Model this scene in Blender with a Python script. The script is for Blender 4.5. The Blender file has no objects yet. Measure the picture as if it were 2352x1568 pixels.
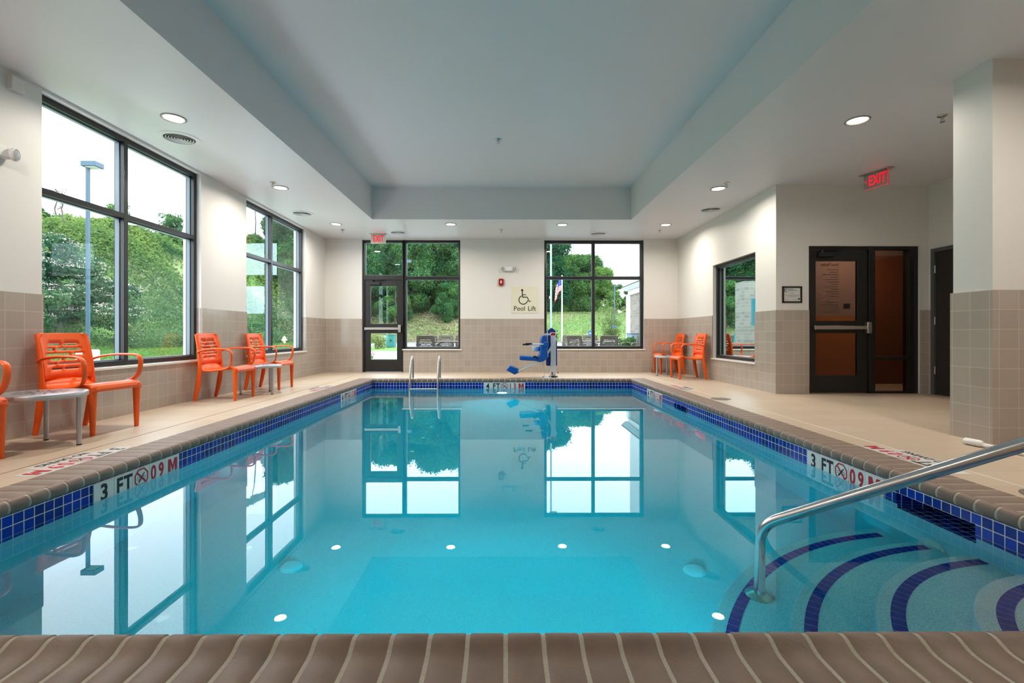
import bpy, math, random
import numpy as np
from mathutils import Vector, Matrix

random.seed(7)
rng = np.random.default_rng(11)
PI = math.pi
SC = bpy.context.scene
COL = SC.collection

# ------------------------------------------------------------------ camera
EYE = 0.87                                   # eye height above the pool deck
cam_data = bpy.data.cameras.new('camera')
cam_data.sensor_fit = 'HORIZONTAL'
cam_data.sensor_width = 36.0
cam_data.lens = 36.0 * 1090.0 / 2352.0       # about 16.7 mm
cam_data.shift_x = (1176.0 - 1165.7) / 2352.0
cam_data.shift_y = (767.0 - 784.0) / 2352.0
cam_data.clip_start = 0.05
cam_data.clip_end = 500
cam = bpy.data.objects.new('camera', cam_data)
cam.location = (0, 0, EYE)
cam.rotation_euler = (math.radians(90), 0, math.radians(-0.35))
COL.objects.link(cam)
SC.camera = cam

# ------------------------------------------------------------------ sky, exposure, light budget
W = bpy.data.worlds.new('sky')
SC.world = W
W.use_nodes = True
bg = W.node_tree.nodes['Background']
bg.inputs['Color'].default_value = (0.81, 0.905, 1.0, 1)
bg.inputs['Strength'].default_value = 4.5
SC.view_settings.view_transform = 'Standard'
SC.view_settings.look = 'None'
SC.view_settings.gamma = 1.0
SC.view_settings.use_curve_mapping = False
SC.view_settings.exposure = 0.48
DOWNLIGHT_W = 22.0
DOWNLIGHT_COL = (1.0, 0.905, 0.79)
POOL_LIGHT_W = {'far': 10.0, 'near': 34.0}  # the near lamp is added to brighten the near water
cy = SC.cycles
cy.max_bounces = 10
cy.diffuse_bounces = 4
cy.glossy_bounces = 5
cy.transmission_bounces = 8
cy.transparent_max_bounces = 12
cy.caustics_reflective = False
cy.caustics_refractive = True
cy.sample_clamp_indirect = 5.0
cy.use_denoising = True
cy.use_adaptive_sampling = True
cy.adaptive_threshold = 0.02
cy.use_light_tree = False


# ------------------------------------------------------------------ materials
def _mat(name):
    m = bpy.data.materials.new(name)
    m.use_nodes = True
    nt = m.node_tree
    return m, nt, nt.nodes['Principled BSDF']


def c4(c):
    return (c[0], c[1], c[2], 1.0)


def plain(name, col, rough=0.5, metal=0.0, spec=0.5, emit=None, estr=0.0, var=0.0, vscale=6.0, bump=0.0, bscale=40.0, coat=0.0):
    m, nt, b = _mat(name)
    b.inputs['Base Color'].default_value = c4(col)
    b.inputs['Roughness'].default_value = rough
    b.inputs['Metallic'].default_value = metal
    b.inputs['Specular IOR Level'].default_value = spec
    b.inputs['Coat Weight'].default_value = coat
    if emit:
        b.inputs['Emission Color'].default_value = c4(emit)
        b.inputs['Emission Strength'].default_value = estr
    N = nt.nodes
    L = nt.links
    if var > 0 or bump > 0:
        tc = N.new('ShaderNodeTexCoord')
    if var > 0:
        no = N.new('ShaderNodeTexNoise')
        no.inputs['Scale'].default_value = vscale
        no.inputs['Detail'].default_value = 4
        L.new(tc.outputs['Object'], no.inputs['Vector'])
        mx = N.new('ShaderNodeMix')
        mx.data_type = 'RGBA'
        mx.inputs[6].default_value = c4([max(0, x * (1 - var)) for x in col])
        mx.inputs[7].default_value = c4([min(1, x * (1 + var)) for x in col])
        L.new(no.outputs['Fac'], mx.inputs[0])
        L.new(mx.outputs[2], b.inputs['Base Color'])
    if bump > 0:
        nb = N.new('ShaderNodeTexNoise')
        nb.inputs['Scale'].default_value = bscale
        nb.inputs['Detail'].default_value = 3
        L.new(tc.outputs['Object'], nb.inputs['Vector'])
        bp = N.new('ShaderNodeBump')
        bp.inputs['Strength'].default_value = bump
        bp.inputs['Distance'].default_value = 0.01
        L.new(nb.outputs['Fac'], bp.inputs['Height'])
        L.new(bp.outputs['Normal'], b.inputs['Normal'])
    return m


def tiled(name, c1, c2, grout, w, h, mortar, rough, offs=0.0, ux=0.0, uy=0.0, bump=0.3, wav=0.0, grough=0.7, spec=0.5):
    """Rectangular tiles laid on UVs measured in metres."""
    m, nt, b = _mat(name)
    N, L = nt.nodes, nt.links
    uv = N.new('ShaderNodeUVMap')
    mp = N.new('ShaderNodeMapping')
    mp.inputs['Location'].default_value = (ux, uy, 0)
    L.new(uv.outputs['UV'], mp.inputs['Vector'])
    br = N.new('ShaderNodeTexBrick')
    br.offset = offs
    br.squash = 1.0
    br.inputs['Scale'].default_value = 1.0
    br.inputs['Brick Width'].default_value = w
    br.inputs['Row Height'].default_value = h
    br.inputs['Mortar Size'].default_value = mortar
    br.inputs['Mortar Smooth'].default_value = 0.1
    br.inputs['Bias'].default_value = 0.0
    br.inputs['Color1'].default_value = c4(c1)
    br.inputs['Color2'].default_value = c4(c2)
    br.inputs['Mortar'].default_value = c4(grout)
    L.new(mp.outputs['Vector'], br.inputs['Vector'])
    L.new(br.outputs['Color'], b.inputs['Base Color'])
    mr = N.new('ShaderNodeMapRange')
    mr.inputs['To Min'].default_value = rough
    mr.inputs['To Max'].default_value = grough
    L.new(br.outputs['Fac'], mr.inputs['Value'])
    L.new(mr.outputs['Result'], b.inputs['Roughness'])
    b.inputs['Specular IOR Level'].default_value = spec
    bp = N.new('ShaderNodeBump')
    bp.invert = True
    bp.inputs['Strength'].default_value = bump
    bp.inputs['Distance'].default_value = 0.002
    L.new(br.outputs['Fac'], bp.inputs['Height'])
    last = bp
    if wav > 0:
        no = N.new('ShaderNodeTexNoise')
        no.inputs['Scale'].default_value = 7.0
        no.inputs['Detail'].default_value = 1.0
        L.new(mp.outputs['Vector'], no.inputs['Vector'])
        b2 = N.new('ShaderNodeBump')
        b2.inputs['Strength'].default_value = wav
        b2.inputs['Distance'].default_value = 0.01
        L.new(no.outputs['Fac'], b2.inputs['Height'])
        L.new(bp.outputs['Normal'], b2.inputs['Normal'])
        last = b2
    L.new(last.outputs['Normal'], b.inputs['Normal'])
    return m


def glass_pane(name, tint=(0.93, 0.98, 0.97), refl=1.0):
    """Thin window glass: clear straight through, mirror by Fresnel."""
    m = bpy.data.materials.new(name)
    m.use_nodes = True
    nt = m.node_tree
    nt.nodes.clear()
    N, L = nt.nodes, nt.links
    out = N.new('ShaderNodeOutputMaterial')
    tr = N.new('ShaderNodeBsdfTransparent')
    tr.inputs['Color'].default_value = c4(tint)
    gl = N.new('ShaderNodeBsdfGlossy')
    gl.inputs['Roughness'].default_value = 0.0
    gl.inputs['Color'].default_value = (0.78, 0.95, 0.95, 1)
    fr = N.new('ShaderNodeFresnel')
    fr.inputs['IOR'].default_value = 1.5
    mu = N.new('ShaderNodeMath')
    mu.operation = 'MULTIPLY'
    mu.use_clamp = True
    mu.inputs[1].default_value = refl
    L.new(fr.outputs['Fac'], mu.inputs[0])
    mx = N.new('ShaderNodeMixShader')
    L.new(mu.outputs[0], mx.inputs['Fac'])
    L.new(tr.outputs[0], mx.inputs[1])
    L.new(gl.outputs[0], mx.inputs[2])
    L.new(mx.outputs[0], out.inputs['Surface'])
    return m


def water_mat():
    m, nt, b = _mat('pool water')
    b.inputs['Base Color'].default_value = (1, 1, 1, 1)
    b.inputs['Roughness'].default_value = 0.0
    b.inputs['IOR'].default_value = 1.333
    b.inputs['Transmission Weight'].default_value = 1.0
    va = nt.nodes.new('ShaderNodeVolumeAbsorption')
    va.inputs['Color'].default_value = (0.0, 0.90, 0.95, 1)
    va.inputs['Density'].default_value = 1.25
    nt.links.new(va.outputs[0], nt.nodes['Material Output'].inputs['Volume'])
    return m


def speckled(name, base, fleck, amount=0.5, scale=160.0, rough=0.6):
    m, nt, b = _mat(name)
    N, L = nt.nodes, nt.links
    tc = N.new('ShaderNodeTexCoord')
    no = N.new('ShaderNodeTexNoise')
    no.inputs['Scale'].default_value = scale
    no.inputs['Detail'].default_value = 2
    L.new(tc.outputs['Object'], no.inputs['Vector'])
    big = N.new('ShaderNodeTexNoise')
    big.inputs['Scale'].default_value = 2.2
    big.inputs['Detail'].default_value = 5
    L.new(tc.outputs['Object'], big.inputs['Vector'])
    ad = N.new('ShaderNodeMath')
    ad.operation = 'MULTIPLY_ADD'
    ad.inputs[1].default_value = 0.25
    L.new(big.outputs['Fac'], ad.inputs[0])
    L.new(no.outputs['Fac'], ad.inputs[2])
    mr = N.new('ShaderNodeMapRange')
    mr.inputs['From Min'].default_value = 0.52
    mr.inputs['From Max'].default_value = 0.76
    mr.inputs['To Max'].default_value = amount
    L.new(ad.outputs[0], mr.inputs['Value'])
    mx = N.new('ShaderNodeMix')
    mx.data_type = 'RGBA'
    mx.inputs[6].default_value = c4(base)
    mx.inputs[7].default_value = c4(fleck)
    L.new(mr.outputs['Result'], mx.inputs[0])
    L.new(mx.outputs[2], b.inputs['Base Color'])
    b.inputs['Roughness'].default_value = rough
    return m


def leafy(name, ca, cb, trans=0.35, scale=0.9):
    """Leaves: two greens mixed by noise and by tree, partly translucent."""
    m = bpy.data.materials.new(name)
    m.use_nodes = True
    nt = m.node_tree
    nt.nodes.clear()
    N, L = nt.nodes, nt.links
    out = N.new('ShaderNodeOutputMaterial')
    tc = N.new('ShaderNodeTexCoord')
    oi = N.new('ShaderNodeObjectInfo')
    no = N.new('ShaderNodeTexNoise')
    no.inputs['Scale'].default_value = scale
    no.inputs['Detail'].default_value = 6
    L.new(tc.outputs['Object'], no.inputs['Vector'])
    ad = N.new('ShaderNodeMath')
    ad.operation = 'MULTIPLY_ADD'
    ad.inputs[1].default_value = 0.35
    ad.inputs[2].default_value = -0.17
    L.new(oi.outputs['Random'], ad.inputs[0])
    a2 = N.new('ShaderNodeMath')
    a2.operation = 'ADD'
    L.new(ad.outputs[0], a2.inputs[0])
    L.new(no.outputs['Fac'], a2.inputs[1])
    mr = N.new('ShaderNodeMapRange')
    mr.inputs['From Min'].default_value = 0.3
    mr.inputs['From Max'].default_value = 0.7
    L.new(a2.outputs[0], mr.inputs['Value'])
    mx = N.new('ShaderNodeMix')
    mx.data_type = 'RGBA'
    mx.inputs[6].default_value = c4(ca)
    mx.inputs[7].default_value = c4(cb)
    L.new(mr.outputs['Result'], mx.inputs[0])
    df = N.new('ShaderNodeBsdfDiffuse')
    tl = N.new('ShaderNodeBsdfTranslucent')
    L.new(mx.outputs[2], df.inputs['Color'])
    L.new(mx.outputs[2], tl.inputs['Color'])
    ms = N.new('ShaderNodeMixShader')
    ms.inputs['Fac'].default_value = trans
    L.new(df.outputs[0], ms.inputs[1])
    L.new(tl.outputs[0], ms.inputs[2])
    L.new(ms.outputs[0], out.inputs['Surface'])
    return m


def ground_mat():
    m, nt, b = _mat('meadow ground')
    N, L = nt.nodes, nt.links
    tc = N.new('ShaderNodeTexCoord')
    n1 = N.new('ShaderNodeTexNoise')
    n1.inputs['Scale'].default_value = 0.16
    n1.inputs['Detail'].default_value = 7
    n2 = N.new('ShaderNodeTexNoise')
    n2.inputs['Scale'].default_value = 3.0
    n2.inputs['Detail'].default_value = 8
    L.new(tc.outputs['Object'], n1.inputs['Vector'])
    L.new(tc.outputs['Object'], n2.inputs['Vector'])
    r1 = N.new('ShaderNodeValToRGB')
    e = r1.color_ramp.elements
    e[0].position, e[0].color = 0.34, (0.10, 0.20, 0.06, 1)
    e[1].position, e[1].color = 0.64, (0.24, 0.23, 0.12, 1)
    k = r1.color_ramp.elements.new(0.5)
    k.color = (0.13, 0.22, 0.06, 1)
    ad = N.new('ShaderNodeMath')
    ad.operation = 'MULTIPLY_ADD'
    ad.inputs[1].default_value = 0.35
    L.new(n2.outputs['Fac'], ad.inputs[0])
    sb = N.new('ShaderNodeMath')
    sb.operation = 'SUBTRACT'
    sb.inputs[1].default_value = 0.175
    L.new(n1.outputs['Fac'], sb.inputs[0])
    L.new(sb.outputs[0], ad.inputs[2])
    L.new(ad.outputs[0], r1.inputs['Fac'])
    L.new(r1.outputs['Color'], b.inputs['Base Color'])
    b.inputs['Roughness'].default_value = 0.95
    b.inputs['Specular IOR Level'].default_value = 0.1
    bp = N.new('ShaderNodeBump')
    bp.inputs['Strength'].default_value = 0.6
    bp.inputs['Distance'].default_value = 0.2
    L.new(n2.outputs['Fac'], bp.inputs['Height'])
    L.new(bp.outputs['Normal'], b.inputs['Normal'])
    return m


def wood_mat(name, ca, cb, rough=0.45):
    m, nt, b = _mat(name)
    N, L = nt.nodes, nt.links
    tc = N.new('ShaderNodeTexCoord')
    mp = N.new('ShaderNodeMapping')
    mp.inputs['Scale'].default_value = (30, 30, 1.2)
    L.new(tc.outputs['Object'], mp.inputs['Vector'])
    no = N.new('ShaderNodeTexNoise')
    no.inputs['Scale'].default_value = 3
    no.inputs['Detail'].default_value = 5
    L.new(mp.outputs['Vector'], no.inputs['Vector'])
    mx = N.new('ShaderNodeMix')
    mx.data_type = 'RGBA'
    mx.inputs[6].default_value = c4(ca)
    mx.inputs[7].default_value = c4(cb)
    L.new(no.outputs['Fac'], mx.inputs[0])
    L.new(mx.outputs[2], b.inputs['Base Color'])
    b.inputs['Roughness'].default_value = rough
    return m


M = {}
M['wall'] = plain('painted wall', (0.74, 0.725, 0.70), 0.45, spec=0.4, bump=0.04, bscale=260)
M['ceil'] = plain('painted ceiling', (0.76, 0.75, 0.775), 0.38, spec=0.4, bump=0.03, bscale=200)
M['wtile'] = tiled('taupe wall tile', (0.40, 0.345, 0.298), (0.44, 0.382, 0.332), (0.54, 0.485, 0.425), 0.1556, 0.1556, 0.0022, 0.13,
                   ux=0.926, uy=-1.22, bump=0.35, wav=0.05)
M['deck'] = tiled('beige deck tile', (0.515, 0.41, 0.305), (0.56, 0.45, 0.34), (0.45, 0.365, 0.28), 0.6, 0.3, 0.002, 0.42, offs=0.5, bump=0.2, spec=0.35)
M['joint'] = plain('pale deck joint', (0.74, 0.69, 0.62), 0.7)
M['joint_d'] = plain('dark deck joint', (0.20, 0.16, 0.13), 0.7)
M['brick'] = plain('brown coping brick', (0.22, 0.155, 0.12), 0.55, spec=0.4, var=0.3, vscale=9, bump=0.15, bscale=90)
M['grout'] = plain('sandy grout', (0.46, 0.42, 0.35), 0.9, var=0.25, vscale=120, bump=0.3, bscale=300)
M['btile'] = tiled('cobalt pool tile', (0.001, 0.012, 0.15), (0.001, 0.035, 0.46), (0.70, 0.72, 0.68), 0.0555, 0.0555, 0.0024, 0.1,
                   uy=0.05, bump=0.4, spec=0.16)
M['btile1'] = plain('navy step tile', (0.002, 0.025, 0.30), 0.3, spec=0.08)
M['plaster'] = speckled('blue pool plaster', (0.52, 0.78, 0.85), (0.25, 0.60, 0.78), 0.6)
M['stepplaster'] = speckled('flecked step plaster', (0.80, 0.80, 0.80), (0.22, 0.38, 0.62), 0.8, 260)
M['water'] = water_mat()
M['black'] = plain('black door metal', (0.011, 0.010, 0.010), 0.4)
M['frame'] = plain('dark window metal', (0.012, 0.013, 0.015), 0.32)
M['frame_edge'] = plain('grey glazing bead', (0.20, 0.24, 0.28), 0.4)
M['glass'] = glass_pane('window glass', refl=1.4)
M['dglass'] = glass_pane('tinted door glass', (0.46, 0.41, 0.385), refl=0.6)
M['sill'] = plain('white sill', (0.80, 0.78, 0.74), 0.3)
M['steel'] = plain('brushed steel', (0.62, 0.62, 0.63), 0.2, metal=1.0)
M['satin'] = plain('satin steel', (0.52, 0.50, 0.47), 0.3, metal=1.0)
M['alu'] = plain('silver painted metal', (0.48, 0.48, 0.50), 0.35, metal=0.7)
M['orange'] = plain('orange plastic', (0.86, 0.115, 0.008), 0.36, spec=0.45)
M['brownp'] = plain('brown grey plastic', (0.095, 0.07, 0.055), 0.45)
M['white'] = plain('white plastic', (0.82, 0.82, 0.80), 0.35)
M['drainw'] = plain('pale blue white plastic', (0.86, 0.86, 0.95), 0.5)
M['whitec'] = plain('white powder coat', (0.80, 0.82, 0.84), 0.3)
M['tilew'] = plain('white marker tile', (0.78, 0.78, 0.76), 0.2)
M['ink'] = plain('black print', (0.012, 0.012, 0.014), 0.5)
M['red'] = plain('red print', (0.50, 0.012, 0.025), 0.45)
M['alarm'] = plain('red plastic', (0.36, 0.012, 0.018), 0.3)
M['blue'] = plain('royal blue plastic', (0.006, 0.10, 0.44), 0.35)
M['navy'] = plain('dark blue cover', (0.004, 0.025, 0.24), 0.45)
M['cream'] = plain('cream sign board', (0.72, 0.69, 0.55), 0.5)
M['paper'] = plain('certificate paper', (0.62, 0.63, 0.62), 0.6)
M['dark'] = plain('black plastic', (0.01, 0.01, 0.01), 0.4)
M['slot'] = plain('vent shade black', (0.02, 0.02, 0.02), 0.9)
M['exitred'] = plain('lit red letters', (0.4, 0.004, 0.01), 0.4, emit=(1.0, 0.004, 0.02), estr=0.62)
M['exitpan'] = glass_pane('clear exit panel', (0.86, 0.80, 0.80), refl=1.2)
M['exitwhite'] = plain('frosted exit panel', (0.72, 0.66, 0.64), 0.4)
M['lens'] = plain('lit lamp lens', (1, 1, 1), 0.4, emit=(1.0, 0.93, 0.82), estr=5.0)
M['plens'] = plain('lit pool lamp', (1, 1, 1), 0.4, emit=(0.95, 1.0, 1.0), estr=14.0)
M['reflector'] = plain('lamp reflector', (0.85, 0.80, 0.74), 0.25, metal=0.6)
M['lensgrey'] = plain('grey lamp glass', (0.36, 0.37, 0.40), 0.15)
M['trimg'] = plain('grey lamp ring', (0.30, 0.29, 0.28), 0.4)
M['dwood'] = wood_mat('dark laminate', (0.018, 0.015, 0.014), (0.045, 0.038, 0.034))
M['corr_o'] = plain('orange corridor paint', (0.34, 0.10, 0.016), 0.6)
M['corr_p'] = plain('beige corridor paint', (0.22, 0.135, 0.115), 0.6)
M['corr_f'] = wood_mat('corridor floor', (0.25, 0.17, 0.11), (0.5, 0.38, 0.27))
M['corr_d'] = wood_mat('corridor door wood', (0.11, 0.034, 0.012), (0.15, 0.05, 0.018))
M['ground'] = ground_mat()
M['asphalt'] = plain('pale asphalt', (0.20, 0.205, 0.225), 0.9, var=0.1, vscale=2)
M['concrete'] = plain('patio concrete', (0.27, 0.265, 0.255), 0.85, var=0.08, vscale=2)
M['bark'] = plain('grey bark', (0.12, 0.10, 0.085), 0.9, var=0.3, vscale=5)
M['leafA'] = leafy('dark tree leaves', (0.02, 0.075, 0.038), (0.09, 0.185, 0.055))
M['leafB'] = leafy('bright tree leaves', (0.035, 0.12, 0.045), (0.14, 0.25, 0.06))
M['leafC'] = leafy('pale young leaves', (0.15, 0.23, 0.07), (0.30, 0.33, 0.14))
M['leafH'] = leafy('hillside leaves', (0.032, 0.105, 0.045), (0.20, 0.285, 0.07), scale=0.25)
M['leafD'] = leafy('dry grass', (0.33, 0.245, 0.17), (0.21, 0.19, 0.10), scale=0.3)
M['leafL'] = leafy('blue green weeds', (0.030, 0.090, 0.050), (0.115, 0.20, 0.085), scale=0.35)
M['leafM'] = leafy('meadow grass', (0.115, 0.185, 0.06), (0.20, 0.225, 0.095), scale=0.3)
M['flower'] = plain('cream blossom', (0.46, 0.40, 0.345), 0.8)
M['redfl'] = plain('red petals', (0.6, 0.02, 0.02), 0.6)
M['green_m'] = plain('green utility metal', (0.01, 0.16, 0.15), 0.45)
M['green_l'] = plain('pale green utility metal', (0.30, 0.42, 0.36), 0.5)
M['hyd'] = plain('cream hydrant paint', (0.72, 0.66, 0.42), 0.5)
M['lpost'] = plain('blue grey lamp metal', (0.035, 0.075, 0.12), 0.4)
M['postg'] = plain('pale grey metal', (0.27, 0.29, 0.33), 0.45)
M['stone'] = tiled('buff stone cladding', (0.29, 0.235, 0.19), (0.19, 0.15, 0.125), (0.29, 0.26, 0.225), 0.30, 0.11, 0.010, 0.85, offs=0.4, bump=0.8)
M['stucco'] = plain('white stucco', (0.80, 0.80, 0.79), 0.9)
M['winb'] = plain('teal window glass', (0.02, 0.16, 0.20), 0.05)
M['acm'] = plain('grey unit metal', (0.20, 0.27, 0.31), 0.5)
M['signblue'] = plain('blue sign', (0.01, 0.12, 0.50), 0.5)
M['flagred'] = plain('flag red', (0.55, 0.03, 0.06), 0.8)
M['flagblue'] = plain('flag blue', (0.03, 0.06, 0.30), 0.8)
M['mulch'] = plain('red brown mulch', (0.16, 0.075, 0.055), 0.95, var=0.3, vscale=8)


# ------------------------------------------------------------------ mesh building
def rot(rx=0, ry=0, rz=0):
    return Matrix.Rotation(rz, 4, 'Z') @ Matrix.Rotation(ry, 4, 'Y') @ Matrix.Rotation(rx, 4, 'X')


def T(x, y, z):
    return Matrix.Translation((x, y, z))


class MB:
    def __init__(self):
        self.v, self.f, self.mi = [], [], []

    def add(self, vs, fs, mi=0, mat=None):
        o = len(self.v)
        if mat is not None:
            vs = [tuple(mat @ Vector(p)) for p in vs]
        self.v += [tuple(p) for p in vs]
        self.f += [tuple(i + o for i in q) for q in fs]
        self.mi += [mi] * len(fs)
        return self

    def box(self, x0, x1, y0, y1, z0, z1, mi=0, mat=None):
        vs = [(x0, y0, z0), (x1, y0, z0), (x1, y1, z0), (x0, y1, z0), (x0, y0, z1), (x1, y0, z1), (x1, y1, z1), (x0, y1, z1)]
        fs = [(0, 3, 2, 1), (4, 5, 6, 7), (0, 1, 5, 4), (1, 2, 6, 5), (2, 3, 7, 6), (3, 0, 4, 7)]
        return self.add(vs, fs, mi, mat)

    def quad(self, a, b, c, d, mi=0):
        return self.add([a, b, c, d], [(0, 1, 2, 3)], mi)

    def prism(self, poly, h0, h1, mi=0, mat=None):
        """Extrude an outline (x, y), anticlockwise, from z=h0 to h1."""
        n = len(poly)
        vs = [(x, y, h0) for x, y in poly] + [(x, y, h1) for x, y in poly]
        fs = [tuple(range(n - 1, -1, -1)), tuple(range(n, 2 * n))]
        fs += [(i, (i + 1) % n, n + (i + 1) % n, n + i) for i in range(n)]
        return self.add(vs, fs, mi, mat)

    def lathe(self, prof, n=24, mi=0, mat=None, cap=True):
        vs, fs = [], []
        k = len(prof)
        for i in range(n):
            a = 2 * PI * i / n
            for r, z in prof:
                vs.append((r * math.cos(a), r * math.sin(a), z))
        for i in range(n):
            j = (i + 1) % n
            for q in range(k - 1):
                fs.append((i * k + q, j * k + q, j * k + q + 1, i * k + q + 1))
        if cap:
            if prof[0][0] > 1e-6:
                fs.append(tuple(i * k for i in range(n - 1, -1, -1)))
            if prof[-1][0] > 1e-6:
                fs.append(tuple(i * k + k - 1 for i in range(n)))
        return self.add(vs, fs, mi, mat)

    def tube(self, pts, r, n=10, mi=0, closed=False, mat=None, ry=None, up=(0, 0, 1), caps=True):
        """Sweep a round (or r x ry oval) section along a path."""
        P = [Vector(p) for p in pts]
        m = len(P)
        rs = r if isinstance(r, (list, tuple)) else [r] * m
        rys = ry if isinstance(ry, (list, tuple)) else ([ry] * m if ry else rs)
        vs, fs = [], []
        side = None
        for i in range(m):
            if closed:
                t = P[(i + 1) % m] - P[i - 1]
            else:
                t = P[min(i + 1, m - 1)] - P[max(i - 1, 0)]
            t.normalize()
            if side is None:
                u = Vector(up)
                if abs(t.dot(u)) > 0.95:
                    u = Vector((1, 0, 0)) if abs(t.x) < 0.9 else Vector((0, 1, 0))
                side = t.cross(u).normalized()
            else:
                side = (side - t * side.dot(t)).normalized()
            nn = side.cross(t).normalized()
            for k in range(n):
                a = 2 * PI * k / n
                vs.append(P[i] + side * math.cos(a) * rs[i] + nn * math.sin(a) * rys[i])
        L = m if closed else m - 1
        for i in range(L):
            j = (i + 1) % m
            for k in range(n):
                l = (k + 1) % n
                fs.append((i * n + k, j * n + k, j * n + l, i * n + l))
        if not closed and caps:
            fs.append(tuple(range(n)))
            fs.append(tuple((m - 1) * n + k for k in range(n - 1, -1, -1)))
        return self.add(vs, [tuple(reversed(q)) for q in fs], mi, mat)

    def bar(self, a, b, w, h, mi=0, up=(0, 0, 1)):
        a, b = Vector(a), Vector(b)
        t = (b - a).normalized()
        s = t.cross(Vector(up)).normalized()
        n = s.cross(t)
        vs = []
        for p in (a, b):
            for i, j in ((-1, -1), (1, -1), (1, 1), (-1, 1)):
                vs.append(p + s * (w / 2 * i) + n * (h / 2 * j))
        return self.add(vs, [(0, 1, 2, 3), (7, 6, 5, 4), (0, 4, 5, 1), (1, 5, 6, 2), (2, 6, 7, 3), (3, 7, 4, 0)], mi)

    def mesh(self, me, mat, mi=0):
        return self.add([tuple(v.co) for v in me.vertices], [tuple(p.vertices) for p in me.polygons], mi, mat)

    def build(self, name, mats, parent=None, smooth=None, bevel=0.0, segs=2):
        me = bpy.data.meshes.new(name)
        me.from_pydata(self.v, [], self.f)
        if not isinstance(mats, (list, tuple)):
            mats = [mats]
        for k in mats:
            me.materials.append(M[k] if isinstance(k, str) else k)
        me.polygons.foreach_set('material_index', self.mi)
        box_uv(me)
        if smooth is not None:
            me.polygons.foreach_set('use_smooth', [True] * len(me.polygons))
            me.set_sharp_from_angle(angle=math.radians(smooth))
        me.update()
        o = bpy.data.objects.new(name, me)
        COL.objects.link(o)
        if parent is not None:
            o.parent = parent
        if bevel > 0:
            b = o.modifiers.new('edge', 'BEVEL')
            b.width = bevel
            b.segments = segs
            b.limit_method = 'ANGLE'
            b.angle_limit = math.radians(40)
            me.polygons.foreach_set('use_smooth', [True] * len(me.polygons))
            me.set_sharp_from_angle(angle=math.radians(35))
        return o


def box_uv(me):
    """UVs in metres, projected along each face's main axis."""
    uv = me.uv_layers.new(name='UVMap')
    nl = len(me.loops)
    if nl == 0:
        return
    co = np.empty(len(me.vertices) * 3)
    me.vertices.foreach_get('co', co)
    co = co.reshape(-1, 3)
    li = np.empty(nl, dtype=np.int32)
    me.loops.foreach_get('vertex_index', li)
    nrm = np.empty(len(me.polygons) * 3)
    me.polygons.foreach_get('normal', nrm)
    nrm = np.abs(nrm.reshape(-1, 3))
    tot = np.empty(len(me.polygons), dtype=np.int32)
    me.polygons.foreach_get('loop_total', tot)
    ax = np.repeat(np.argmax(nrm, axis=1), tot)
    p = co[li]
    u = np.where(ax == 0, p[:, 1], p[:, 0])
    v = np.where(ax == 2, p[:, 1], p[:, 2])
    uv.data.foreach_set('uv', np.stack([u, v], 1).ravel())


def np_mesh(name, V, F, mat, parent=None, F_mats=None, mats=None):
    """Many quads at once from arrays."""
    me = bpy.data.meshes.new(name)
    n, k = len(F), F.shape[1]
    me.vertices.add(len(V))
    me.vertices.foreach_set('co', V.astype(np.float32).ravel())
    me.loops.add(n * k)
    me.loops.foreach_set('vertex_index', F.astype(np.int32).ravel())
    me.polygons.add(n)
    me.polygons.foreach_set('loop_start', np.arange(0, n * k, k, dtype=np.int32))
    me.polygons.foreach_set('loop_total', np.full(n, k, dtype=np.int32))
    for x in (mats or [mat]):
        me.materials.append(M[x])
    if F_mats is not None:
        me.polygons.foreach_set('material_index', F_mats.astype(np.int32))
    me.update(calc_edges=True)
    o = bpy.data.objects.new(name, me)
    COL.objects.link(o)
    if parent is not None:
        o.parent = parent
    return o


def tag(o, label=None, cat=None, group=None, kind=None):
    if label:
        o['label'] = label
    if cat:
        o['category'] = cat
    if group:
        o['group'] = group
    if kind:
        o['kind'] = kind
    return o


def empty(name, loc=(0, 0, 0), rz=0.0, label=None, cat=None, group=None, kind=None):
    o = bpy.data.objects.new(name, None)
    o.empty_display_size = 0.1
    COL.objects.link(o)
    o.location = loc
    o.rotation_euler = (0, 0, rz)
    return tag(o, label, cat, group, kind)


KIDS = {}


def kids(o):
    return [c for c in bpy.data.objects if c.parent == o]


def copy_tree(o, parent=None):
    c = o.copy()
    COL.objects.link(c)
    if parent is not None:
        c.parent = parent
    for ch in kids(o):
        copy_tree(ch, c)
    return c


def copy_thing(o, loc, rz=None, label=None, group=None):
    c = copy_tree(o)
    c.location = loc
    if rz is not None:
        c.rotation_euler = (0, 0, rz)
    return tag(c, label, None, group)


def text_mesh(s, size, depth=0.002, weight=0.0, sx=1.0, align='CENTER'):
    cu = bpy.data.curves.new('t', 'FONT')
    cu.body = s
    cu.size = size
    cu.extrude = depth / 2
    cu.offset = weight * size
    cu.align_x = align
    cu.align_y = 'CENTER'
    cu.resolution_u = 4
    ob = bpy.data.objects.new('t', cu)
    COL.objects.link(ob)
    bpy.context.view_layer.update()
    dg = bpy.context.evaluated_depsgraph_get()
    me = bpy.data.meshes.new_from_object(ob.evaluated_get(dg))
    bpy.data.objects.remove(ob)
    bpy.data.curves.remove(cu)
    for v in me.vertices:
        v.co.x *= sx
    # centre on the ink box
    xs = [v.co.x for v in me.vertices]
    ys = [v.co.y for v in me.vertices]
    ox = (min(xs) + max(xs)) / 2 if align == 'CENTER' else 0
    oy = (min(ys) + max(ys)) / 2
    for v in me.vertices:
        v.co.x -= ox
        v.co.y -= oy
    return me


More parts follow.
